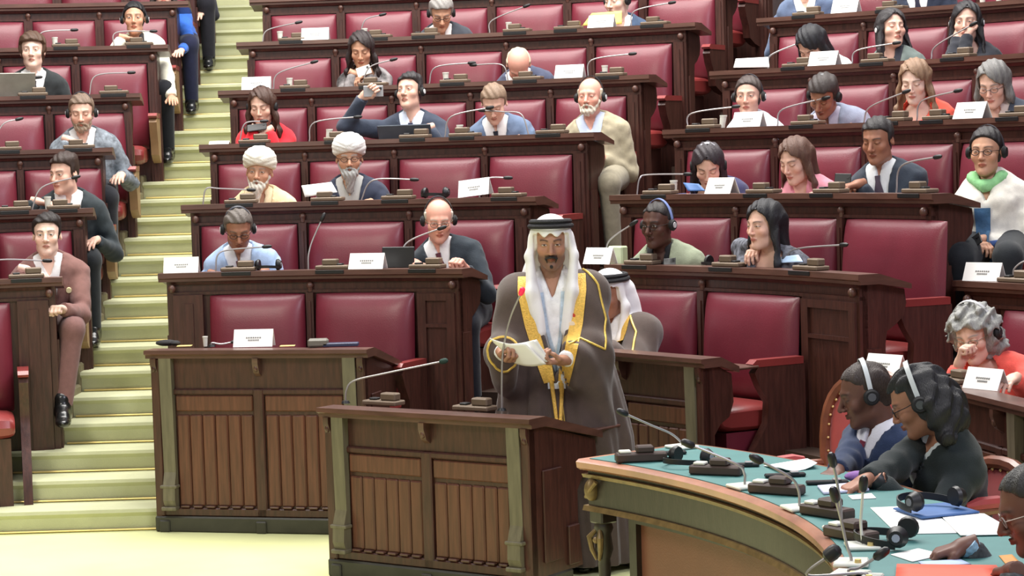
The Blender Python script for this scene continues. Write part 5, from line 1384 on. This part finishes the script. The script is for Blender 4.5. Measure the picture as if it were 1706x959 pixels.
def mic(label, pts, head_m=None, steel=None, hr=.012, plate=None, yaw=0.0, hl=.045, group='gooseneck microphones'):
    p0 = np.asarray(pts[0], float); t = thing('microphone', label, 'microphone', p0, group)
    b = MB()
    if plate:
        f = frame_at(p0, yaw); b.bbox(-.055, .055, -.05, .05, 0, .012, .004, f); pl = b.out('base_plate', plate, t, smooth=False)
        b = MB(); b.tube([f(.032, .02, .012), f(.032, .02, .022)], [.010, .009], 10); b.out('button', BRASS, pl)
    else:
        b.tube([p0, p0 + np.array([0, 0, .012])], [.022, .016], 12); b.out('base', BLACK, t)
    S = smooth_path(pts); b = MB(); b.tube(S, [.0046] * (len(S) - 1) + [.004], 7); b.out('gooseneck', steel or GREYM, t)
    d = S[-1] - S[-2]; d /= np.linalg.norm(d); e = S[-1]
    b = MB(); b.tube([e - d * .012, e - d * .004, e + d * hl * .4, e + d * hl * .8, e + d * hl], [hr * .5, hr, hr * 1.1, hr * .95, hr * .4], 10); b.out('capsule', head_m or BLACK, t)
    return t
def console(blk, k, px, flip=False, m=None, fr=None):
    if blk is None: p, a, z, yaw = fr; lab = m
    else:
        p, a = on_desk(blk, k, px, .055); yaw = PI - a; lab = 'bronze voting console, %s from the left on the %s desk, %s' % (nth('console', blk, k), ROWORD(k), BLK[blk])
    f = frame_at(p, yaw); s_ = -1 if flip else 1
    t = thing('desk_console', lab, 'console', p, 'desk consoles')
    b = MB().bbox(-.10, .10, -.045, .04, 0, .022, .005, f); b.out('base', CONS, t, smooth=False)
    b = MB().bbox(-.055 - .03 * s_, .035 - .03 * s_, -.03, .02, .022, .058, .006, f); b.out('raised_block', CONS, t, smooth=False)
    b = MB(); b.bbox(.045 * s_ - .02 + .01, .045 * s_ + .02 + .01, -.025, .015, .022, .032, .003, f); b.out('key_cluster', BLACK, t, smooth=False)
    if blk is not None: b = MB().bbox(-.085, .085, .069, .075, -.022, -.001, .001, f); b.out('edge_strip', BLACK, t, smooth=False)  # thin black strip along the desk edge below the console
    return t
def card(label, p, yaw, w=.20, h=.088, pitch=0.0, tip=0.0):
    f0 = frame_at(p, yaw); ct, st_ = math.cos(tip), math.sin(tip)
    f = lambda x, y, z: f0(x * ct - z * st_, y, x * st_ + z * ct + abs(st_) * w / 2)
    t = thing('name_card', label, 'card', p, 'white name cards'); d = .04; th = .0025
    b = MB()
    for s_ in (-1, 1):
        b.hexa([f(-w / 2, s_ * d, 0), f(w / 2, s_ * d, 0), f(w / 2, s_ * (d - th), 0), f(-w / 2, s_ * (d - th), 0), f(-w / 2, s_ * .001, h), f(w / 2, s_ * .001, h), f(w / 2, -s_ * .001, h - .003), f(-w / 2, -s_ * .001, h - .003)])
    fixn(b.out('folded_card', WHITE, t, smooth=False))
    b = MB()
    for (z0, x0, x1) in ((.52, -.20, .20), (.38, -.15, .14)):
        zz = h * z0; y = d * (1 - z0) + .0032; n = 7
        for i in range(n):
            u0 = x0 + (x1 - x0) * i / n; u1 = u0 + (x1 - x0) / n * .72
            b.hexa([f(w * u0, y, zz - .003), f(w * u1, y, zz - .003), f(w * u1, y - .001, zz - .003), f(w * u0, y - .001, zz - .003), f(w * u0, y - .003, zz + .004), f(w * u1, y - .003, zz + .004), f(w * u1, y - .004, zz + .004), f(w * u0, y - .004, zz + .004)])
    o = fixn(b.out('printed_lines', PRINT, t, smooth=False)); tag(o, kind='stuff')
    return t
def cup(label, p, s=1.0, lean=0):
    t = thing('cup', label, 'cup', p, 'small white cups'); p = np.asarray(p)
    l = np.array([lean, 0, 0])
    b = MB().tube([p, p + l * .3 + (0, 0, .03 * s), p + l + (0, 0, .075 * s)], [.015 * s, .017 * s, .020 * s], 12); b.out('cup_body', PLAST, t)
    b = MB().tube([p + l + (0, 0, .070 * s), p + l + (0, 0, .078 * s)], .0215 * s, 12); b.out('rim', PLAST, t)
    return t
MICS = {
 ('left', 5): [[(66, 68), (70, 54), (120, 50)], [(190, 66), (194, 54), (252, 52)]], ('left', 4): [[(14, 150), (20, 134), (60, 129)], [(150, 140), (160, 126), (215, 121)]], ('left', 3): [[(-14, 225), (4, 208), (28, 199)]],
 ('left', 2): [[(55, 330), (70, 312), (122, 296)]], ('left', 1): [[(-30, 445), (-10, 434), (74, 434)]],
 ('middle', 1): [[(360, 445), (363, 424), (382, 416), (440, 411)], [(514, 440), (514, 425), (520, 402), (536, 366)], [(668, 442), (671, 414), (688, 398), (732, 381)]],
 ('middle', 2): [[(339, 325), (344, 314), (366, 314), (414, 316)], [(604, 310), (622, 300), (686, 299)], [(800, 318), (812, 298), (842, 296)]],
 ('middle', 3): [[(400, 222), (408, 206), (436, 202)], [(516, 216), (524, 204), (592, 195)], [(742, 200), (752, 194), (812, 180)], [(880, 205), (868, 190), (838, 186), (806, 184)]],
 ('middle', 4): [[(456, 136), (464, 122), (520, 104)], [(604, 124), (616, 112), (652, 100)], [(716, 122), (726, 112), (782, 105)], [(846, 112), (836, 108), (792, 108)], [(980, 115), (986, 100), (1050, 90)]],
 ('middle', 5): [[(438, 60), (446, 50), (494, 38)], [(600, 52), (608, 34), (634, 25)], [(816, 48), (820, 34), (874, 11)], [(1052, 32), (1058, 18), (1116, 5)]],
 ('right', 1): [[(1012, 430), (1014, 402), (1052, 374)], [(1312, 436), (1322, 416), (1402, 408)]],
 ('right', 2): [[(1062, 316), (1066, 297), (1080, 291), (1142, 290)], [(1494, 300), (1502, 276), (1558, 262)]],
 ('right', 3): [[(1146, 206), (1152, 189), (1222, 178)], [(1296, 196), (1304, 182), (1372, 164)], [(1440, 194), (1450, 178), (1506, 154)], [(1528, 192), (1536, 168), (1592, 152)]],
 ('right', 4): [[(1280, 106), (1284, 92), (1328, 73)], [(1420, 98), (1428, 84), (1490, 72)], [(1552, 92), (1560, 76), (1618, 42)]]}
for (blk, k), L in MICS.items():
    for i, M_ in enumerate(L):
        r = ROWS[blk][k][0]; p0, a = on_desk(blk, k, M_[0][0], .16)
        P = [p0, p0 + np.array([0, 0, .03])] + [on_r(x, y, r + .17 + .03 * j) for j, (x, y) in enumerate(M_[1:])]
        mic('gooseneck microphone, %s from the left on the %s desk, %s' % (nth('mic', blk, k), ROWORD(k), BLK[blk]), P, hr=.011)
CONSOLES = {('left', 5): [110, 232], ('left', 4): [55, 190], ('left', 3): [10, 132], ('left', 2): [24, 106], ('left', 1): [44],
 ('middle', 5): [487, 630, 709, 862, 947, 1092], ('middle', 4): [491, 622, 758, 880, 1018], ('middle', 3): [424, 566, 692, 775, 920], ('middle', 2): [402, 546, 664, 848], ('middle', 1): [398, 556, 712],
 ('right', 1): [1070, 1216, 1350], ('right', 2): [1100, 1272, 1384, 1532], ('right', 3): [1172, 1346, 1490, 1566, 1694], ('right', 4): [1330, 1462, 1598], ('right', 5): [1346, 1486]}
for (blk, k), L in CONSOLES.items():
    for i, px in enumerate(L): console(blk, k, px, flip=i % 2 == 1)
def dcard(blk, k, px, who, **kw):
    p, a = on_desk(blk, k, px, .05); card('white name card %s' % who, p, PI - a + kw.pop('turn', 0), **kw)
dcard('middle', 5, 526, 'standing at the stairs end of the fifth raised middle desk')
dcard('middle', 5, 1003, 'in front of the yellow folder', w=.19)
dcard('middle', 4, 428, 'above the woman in the red blazer, at the stairs end')
dcard('middle', 4, 950, 'right of the bald man bowing far down')
dcard('middle', 3, 366, 'lying low at the stairs end beside the red blazer', w=.13, h=.02)
dcard('middle', 2, 793, 'tilted on the second raised desk, behind the balding man', tip=-.10, w=.20, h=.10)
dcard('middle', 1, 303, 'at the stairs corner beside the man in the pale blue jacket')
dcard('middle', 1, 613, 'in front of the black tablet', w=.21)
dcard('right', 1, 1000, 'just behind the shoulder of the robed speaker', w=.18)
dcard('right', 2, 1203, 'in front of the dark-haired woman bent over the desk', turn=-.12)
dcard('right', 3, 1248, 'in front of the woman in white with headset')
dcard('right', 3, 1620, 'beside the woman with short grey hair and glasses', w=.22)
dcard('right', 4, 1374, 'in front of the black-haired person bent forward')
dcard('right', 5, 1410, 'on the highest right desk, cut by the picture top', w=.19)
centre(O_FAR)
a = az_px(1640, 4.66, 1.3); card('white name card on the corner desk below the woman with the green scarf', pol(a, 4.66, 1.297), PI - a + .25)
a = az_px(1560, 3.79, .931); a = az_px(1476, 3.79, .931); card('white name card left of the woman with curly grey hair', pol(a, 3.79, .931), PI - a + .2, .20)
p = pol(az_px(1643, 3.78, .931), 3.78, .931); card('white name card right in front of the woman with curly grey hair', p, PI - azr(p)[0] + .3, .20)
p = pol(az_px(1590, 3.80, .931), 3.80, .931); console(None, 0, 0, m='bronze console under the elbow of the curly-haired woman', fr=(p, 0, 0, PI - azr(p)[0]))
p = pol(az_px(1694, 4.66, 1.297), 4.66, 1.297); console(None, 0, 0, m='bronze console on the corner desk at the right edge', fr=(p, 0, 0, PI - azr(p)[0]))
mic('gooseneck microphone on the corner desk at the right edge', [p + (0, .05, 0), p + (0, .05, .06), p + (.06, .02, .10), p + (.16, 0, .06)], hr=.011)
centre(O_MAIN)
yawA = math.atan2(0, 1) + PI
def on_front(px, py, z): return on_z(px, py, z)
card('white name card on the front desk beside the stairs', on_z(423, 577, .987) + (0, .02, 0), PI - .12, .215, .092)
CUPS = [('left', 5, 92, 'on the left desk below the cream-coated woman'), ('left', 2, 80, 'before the sideways-looking man at the left'), ('middle', 5, 467, 'nearest the stairs on the fifth raised middle desk'), ('middle', 5, 608, 'just above the long-haired woman in the printed dress'), ('middle', 5, 848, 'above the bald bowing man on the fifth middle desk'),
        ('middle', 4, 483, 'left of the woman in the printed dress'), ('middle', 4, 743, 'above the man taking a picture'), ('middle', 4, 1008, 'at the aisle end of the fourth raised middle desk'), ('middle', 3, 547, 'left of the man raising his phone'), ('middle', 3, 764, 'between the man with the phone and the bowing man'),
        ('right', 2, 1123, 'at the aisle end of the second raised right desk'), ('right', 3, 1203, 'left of the woman in white with headset'), ('right', 5, 1637, 'left one of the pair at the very top right'), ('right', 5, 1664, 'right one of the pair at the very top right')]
for blk, k, px, w_ in CUPS: cup('small white cup ' + w_, on_desk(blk, k, px, .12)[0], 1.05, .01 if k == 3 else 0)
# laptops and tablets
def laptop(label, blk, k, px, w, h, m, o=.14, turn=0.0, back=False, tilt=.35, name='laptop'):
    p, a = on_desk(blk, k, px, o); f = frame_at(p, PI - a + turn); t = thing(name, label, name, p)
    b = MB().bbox(-w / 2, w / 2, -.16, 0, .0, .014, .004, f); b.out('keyboard_base', m, t, smooth=False)
    c, s_ = math.cos(tilt), math.sin(tilt); f2 = lambda x, y, z: f(x, y * c + z * s_, .014 - y * s_ + z * c)
    b = MB().bbox(-w / 2, w / 2, 0, .010, 0, h, .004, f2); sc_ = b.out('screen', m, t, smooth=False)
    b = MB().bbox(-w / 2 + .012, w / 2 - .012, -.0015, .0005, .012, h - .012, .0004, f2); b.out('display', mat('dim laptop display', (70, 84, 100), .2), sc_, smooth=False)
    return t
laptop('grey laptop with raised lid before the long-haired young man', 'left', 4, 22, .30, .17, mat('grey laptop shell', (150, 148, 138), .4, .3), turn=.1)
laptop('dark laptop in front of the man taking a picture', 'middle', 3, 676, .36, .10, mat('dark laptop shell', (70, 78, 88), .4, .3), o=.16)
laptop('black tablet standing before the balding man', 'middle', 1, 664, .20, .12, BLACK, o=.16, name='tablet', tilt=-.1)
# phones
def phone(label, c, ex, ez, m, w=.14, h=.072):
    c, ex, ez = (np.asarray(v, float) for v in (c, ex, ez)); ex /= np.linalg.norm(ex); ez = ez - ex * (ez @ ex); ez /= np.linalg.norm(ez); ey = np.cross(ez, ex)
    f = lambda x, y, z: tuple(c + ex * x + ey * y + ez * z); t = thing('phone', label, 'phone', c, 'mobile phones')
    b = MB().bbox(-w / 2, w / 2, -.004, .004, -h / 2, h / 2, .003, f); b.out('phone_body', m, t, smooth=False)
    for s_ in (-1, 1):
        b = MB(); b.tube([f(w / 2 - .018, s_ * .004, h / 2 - .02), f(w / 2 - .018, s_ * .0065, h / 2 - .02)], .009, 12); b.out('lens', BLACK, t)
    return t
SILV = mat('silver phone shell', (176, 176, 178), .3, .4)
r3 = ROWS['middle'][3][0]
phone('silver phone held up by the man taking a picture', on_r(622, 152, r3 + .24), (1, .05, 0), (0, 0, 1), SILV, .13, .072)
phone('phone held by the woman in the red blazer', on_r(428, 212, r3 + .24), (1, 0, .1), (0, .6, .5), BLACK, .13, .07)
r2 = ROWS['right'][2][0]
phone('black phone held by the man in the navy suit', on_r(1404, 301, r2 + .26), (1, -.4, -.05), (0, .3, 1), BLACK, .09, .08)
phone('dark phone in the lap of the woman with the green scarf', on_r(1618, 406, r2 + .30), (.6, -.5, .5), (0, .6, .8), BLACK, .13, .065)
phone('white phone held by the woman in the printed dress', on_r(606, 118, ROWS['middle'][4][0] + .26), (1, 0, .3), (0, .4, 1), PLAST, .10, .07)
# papers and folders on the desks
def standing(label, blk, k, quad, o, m, cat='paper', name='paper_sheet'):
    r = ROWS[blk][k][0]; P = [on_r(x, y, r + o + (.03 if j < 2 else 0)) for j, (x, y) in enumerate(quad)]
    zb = dz(blk, k, o); 
    for j in (2, 3): P[j][2] = max(zb, P[j][2]) if j else 0
    n = 5; V = []
    for i in range(n + 1):
        for j in range(n + 1):
            u, v = i / n, j / n; V.append((P[0] * (1 - u) + P[1] * u) * (1 - v) + (P[3] * (1 - u) + P[2] * u) * v + np.array([0, .01 * math.sin(PI * u), 0]))
    F = [(i * (n + 1) + j, (i + 1) * (n + 1) + j, (i + 1) * (n + 1) + j + 1, i * (n + 1) + j + 1) for i in range(n) for j in range(n)]
    o_ = fixn(mesh(name, V, F, m)); o_.modifiers.new('thickness', 'SOLIDIFY').thickness = .002; tag(o_, label, cat)
standing('white paper held up before the man with white turban and navy jacket', 'middle', 2, [(502, 309), (552, 303), (562, 320), (508, 328)], .08, WHITE)
standing('yellow folder leaning behind the top middle name card', 'middle', 5, [(986, 22), (1036, 18), (1036, 40), (970, 43)], .12, mat('yellow folder card', (238, 214, 108), .6), 'folder', 'folder')
standing('white document lying at the aisle corner of the fourth raised right desk', 'right', 4, [(1226, 98), (1280, 95), (1282, 112), (1222, 113)], .06, WHITE)
standing('pale blue leaflet before the person with speckled grey sleeve', 'right', 1, [(1300, 428), (1330, 424), (1338, 436), (1296, 438)], .12, mat('pale blue leaflet', (170, 196, 226), .6))
standing('dark blue booklet before the woman bent over the desk', 'right', 2, [(1138, 304), (1164, 306), (1176, 318), (1146, 318)], .10, BLUEF, 'booklet', 'booklet')
p, a = on_desk('middle', 1, 446, .09); lying_headset('black headset lying beside the man in the pale blue jacket', p, PI - a, (120, 120, 124), .8)
p, a = on_desk('middle', 2, 724, .10); lying_headset('black headset lying left of the tilted name card', p, PI - a, (60, 60, 66), .9)
p, a = on_desk('right', 1, 1190, .12); lying_headset('black headset between the olive coat and the long black hair', p, PI - a, (60, 60, 66), .7)
# glass block beside the man in the olive coat
p, a = on_desk('right', 1, 1030, .20); f = frame_at(p, PI - a)
b = MB().bbox(-.05, .05, -.03, .03, 0, .12, .008, f); tag(b.out('carafe', mat('pale green frosted glass', (196, 208, 176), .3, var=.05)), 'pale green glass block beside the man in the olive coat', 'glass block')
# front desk beside the stairs
pA = on_z(276, 577, .987) + (0, .03, 0); f = frame_at(pA, PI)
b = MB().ball(f(0, 0, .018), (.06, .035, .018), 14, 8); b.ball(f(-.05, .01, .016), (.03, .03, .015), 10, 6); tag(b.out('glasses_pouch', mat('black cloth pouch', (24, 22, 24), .8)), 'black soft pouch at the stairs corner of the front desk', 'pouch')
pA = on_z(352, 578, .987) + (0, .03, 0)
mic('short white-tipped microphone lying low on the front desk beside the stairs', [pA, pA + (0, 0, .02), pA + (.05, .0, .012), pA + (.11, .02, .02)], hr=.009)
pA = on_z(352, 578, .987) + (-.04, .06, 0); cup('small white cup beside the microphone on the front desk', pA, .7)
pA = on_z(556, 578, .987) + (0, .04, 0); f = frame_at(pA, PI)
t = thing('card_reader', 'dark grey and blue device lying on the front desk beside the stairs', 'device', pA)
b = MB().bbox(-.13, .06, -.03, .03, 0, .02, .004, f); b.out('device_body', mat('blue black plastic', (56, 62, 88), .4), t, smooth=False)
b = MB().bbox(.03, .14, -.03, .03, 0, .045, .01, f); b.out('grey_block', mat('grey plastic', (120, 116, 106), .5), t, smooth=False)
# desk in front of the speaker
yC = math.atan2(on_z(880, 697, .81)[1] - on_z(540, 678, .81)[1], on_z(880, 697, .81)[0] - on_z(540, 678, .81)[0])
pc = on_z(638, 675, .812) + (0, .03, 0); console(None, 0, 0, m='grey console left on the desk before the speaker', fr=(pc, 0, 0, yC + PI))
pc = on_z(790, 684, .812) + (0, .03, 0); console(None, 0, 0, m='grey console right on the desk before the speaker', fr=(pc, 0, 0, yC + PI))
D_ = on_z(575, 673, .812)[1] + .04
mic('steel gooseneck microphone with green tip on the desk before the speaker', [on_z(575, 673, .812) + (0, .04, 0), on_depth(577, 650, D_), on_depth(590, 634, D_), on_depth(640, 622, D_ - .03), on_depth(736, 602, D_ - .08)], GREENB, hr=.013, hl=.03)
D2 = on_z(836, 688, .812)[1] + .10
mic('upright microphone with glowing red ring in front of the speaker', [on_z(836, 688, .812) + (0, .10, 0), on_depth(836, 640, D2), on_depth(838, 585, D2), on_depth(850, 530, D2 - .02), on_depth(868, 488, D2 - .05)], RED_T, hr=.012, hl=.03)
pc = on_z(742, 688, .812) + (0, .06, 0)
# curved table: microphones, consoles, small things
TM = [([(1136, 746), (1118, 722), (1085, 708), (1042, 689)], 'reaching left towards the robed speaker'), ([(1241, 812), (1240, 788), (1226, 772), (1152, 741)], 'second from the tip of the curved table'), ([(1332, 848), (1330, 815), (1316, 794), (1266, 767)], 'third from the tip of the curved table'),
      ([(1402, 884), (1400, 840), (1394, 800), (1388, 772)], 'standing upright in front of the bald man'), ([(1437, 912), (1434, 870), (1436, 840), (1438, 812)], 'thin white one in front of the woman at the table'), ([(1418, 940), (1410, 905), (1400, 860), (1392, 830)], 'grey one bending before the white papers'), ([(1325, 985), (1345, 958), (1380, 926)], 'rising from the bottom edge with round head'), ([(1415, 960), (1432, 945), (1462, 926)], 'low one beside the red folder')]
for i, (L, w_) in enumerate(TM):
    p0 = on_z(L[0][0], L[0][1], TZ + .002) if i != 6 else on_z(1335, 975, TZ) 
    if i == 6: p0 = np.array([.95, 5.95, TZ + .002])
    d0 = p0[1]; P = [p0, p0 + np.array([0, 0, .02])] + [on_depth(x, y, d0 - (.02 * j)) for j, (x, y) in enumerate(L[1:])]
    mic('table microphone ' + w_, P, hr=.013 if i != 6 else .02, hl=.04, plate=mat('white base plate', (214, 216, 206), .4), yaw=math.radians(-60 - 8 * i), steel=PLAST if i == 4 else GREYM, group='microphones on the curved table')
DBOX = mat('dark brown console', (66, 50, 44), .45, var=.15)
def tconsole(label, px, py, ang):
    p = on_z(px, py, TZ + .002); f = frame_at(p, ang); t = thing('desk_console', label, 'console', p, 'dark consoles on the curved table')
    b = MB().bbox(-.10, .10, -.03, .03, 0, .035, .006, f); b.out('base', DBOX, t, smooth=False)
    b = MB().bbox(-.02, .05, -.028, .028, .035, .062, .006, f); b.out('raised_block', DBOX, t, smooth=False)
    b = MB().bbox(-.085, -.04, -.02, .02, .035, .046, .003, f); b.out('white_key', PLAST, t, smooth=False)
for (px, py, ang, w_) in ((1068, 768, .1, 'nearest the tip of the curved table'), (1194, 790, -.45, 'left of the second table microphone'), (1294, 822, -.6, 'left of the third table microphone'), (1378, 860, -.9, 'in front of the woman at the table'), (1418, 898, -1.0, 'among the crowded microphones at lower right')): tconsole('dark brown console ' + w_, px, py, ang)
for (px, py, ang, w_) in ((1232, 777, -.1, 'behind the second table console'), (1308, 794, .1, 'behind the third table console'), (1112, 757, .1, 'behind the console nearest the tip'), (1378, 806, .0, 'beside the lilac tablet')):
    p = on_z(px, py, TZ + .002); f = frame_at(p, ang); t = thing('earpiece', 'small black earpiece receiver ' + w_, 'receiver', p, 'black receivers on the curved table')
    b = MB().bbox(-.075, .075, -.016, .016, 0, .014, .004, f); b.out('receiver_body', BLACK, t, smooth=False); b = MB().bbox(.02, .05, -.014, .014, .014, .02, .002, f); b.out('clip', GREYM, t, smooth=False)

YEL = mat('yellow note paper', (222, 196, 120), .7, var=.05)
for x0, lab in ((306, 'small yellow slip left on the front desk beside the stairs'), (478, 'small yellow slip right of the name card on the front desk')):
    q = on_z(x0, 577, .988); f = frame_at(q + (0, .03, 0), PI); b = MB().bbox(-.04, .04, -.03, .03, 0, .003, .001, f); tag(b.out('note_slip', YEL, smooth=False), lab, 'paper')
# ------------------------------------------------------------------ light
def area(name, loc, target, sx, sy, energy, col):
    l = bpy.data.lights.new(name, 'AREA'); l.shape = 'RECTANGLE'; l.size = sx; l.size_y = sy; l.energy = energy; l.color = col
    o = bpy.data.objects.new(name, l); C.objects.link(o); o.location = loc
    o.rotation_euler = (Vector(target) - Vector(loc)).to_track_quat('-Z', 'Y').to_euler()
    return o
area('skylight', (0.0, 13.0, 8.5), (0, 12.6, 0), 9, 6, 1500, (1, 0.97, 0.92))
area('fill_light_left', (-5.5, 4.0, 7.0), (-2.5, 12.5, 0.6), 2.5, 2.5, 260, (1, 0.97, 0.82))  # unseen warm fill added from the front, not a lamp of the hall
area('fill_light_right', (5.0, 3.0, 7.0), (1.5, 12.5, 1.2), 2.5, 2.5, 280, (0.86, 0.86, 1))  # added unseen front fill, its blue tint imitating lens haze
w = bpy.data.worlds.new('hall ambience'); bpy.context.scene.world = w; w.use_nodes = True
w.node_tree.nodes['Background'].inputs['Color'].default_value = (0.88, 0.88, 1.0, 1); w.node_tree.nodes['Background'].inputs['Strength'].default_value = 0.33
vs = bpy.context.scene.view_settings
bpy.context.scene.display_settings.display_device = 'sRGB'
vs.view_transform = 'Standard'; vs.look = 'None'; vs.gamma = 1; vs.use_curve_mapping = False; vs.exposure = 0.35
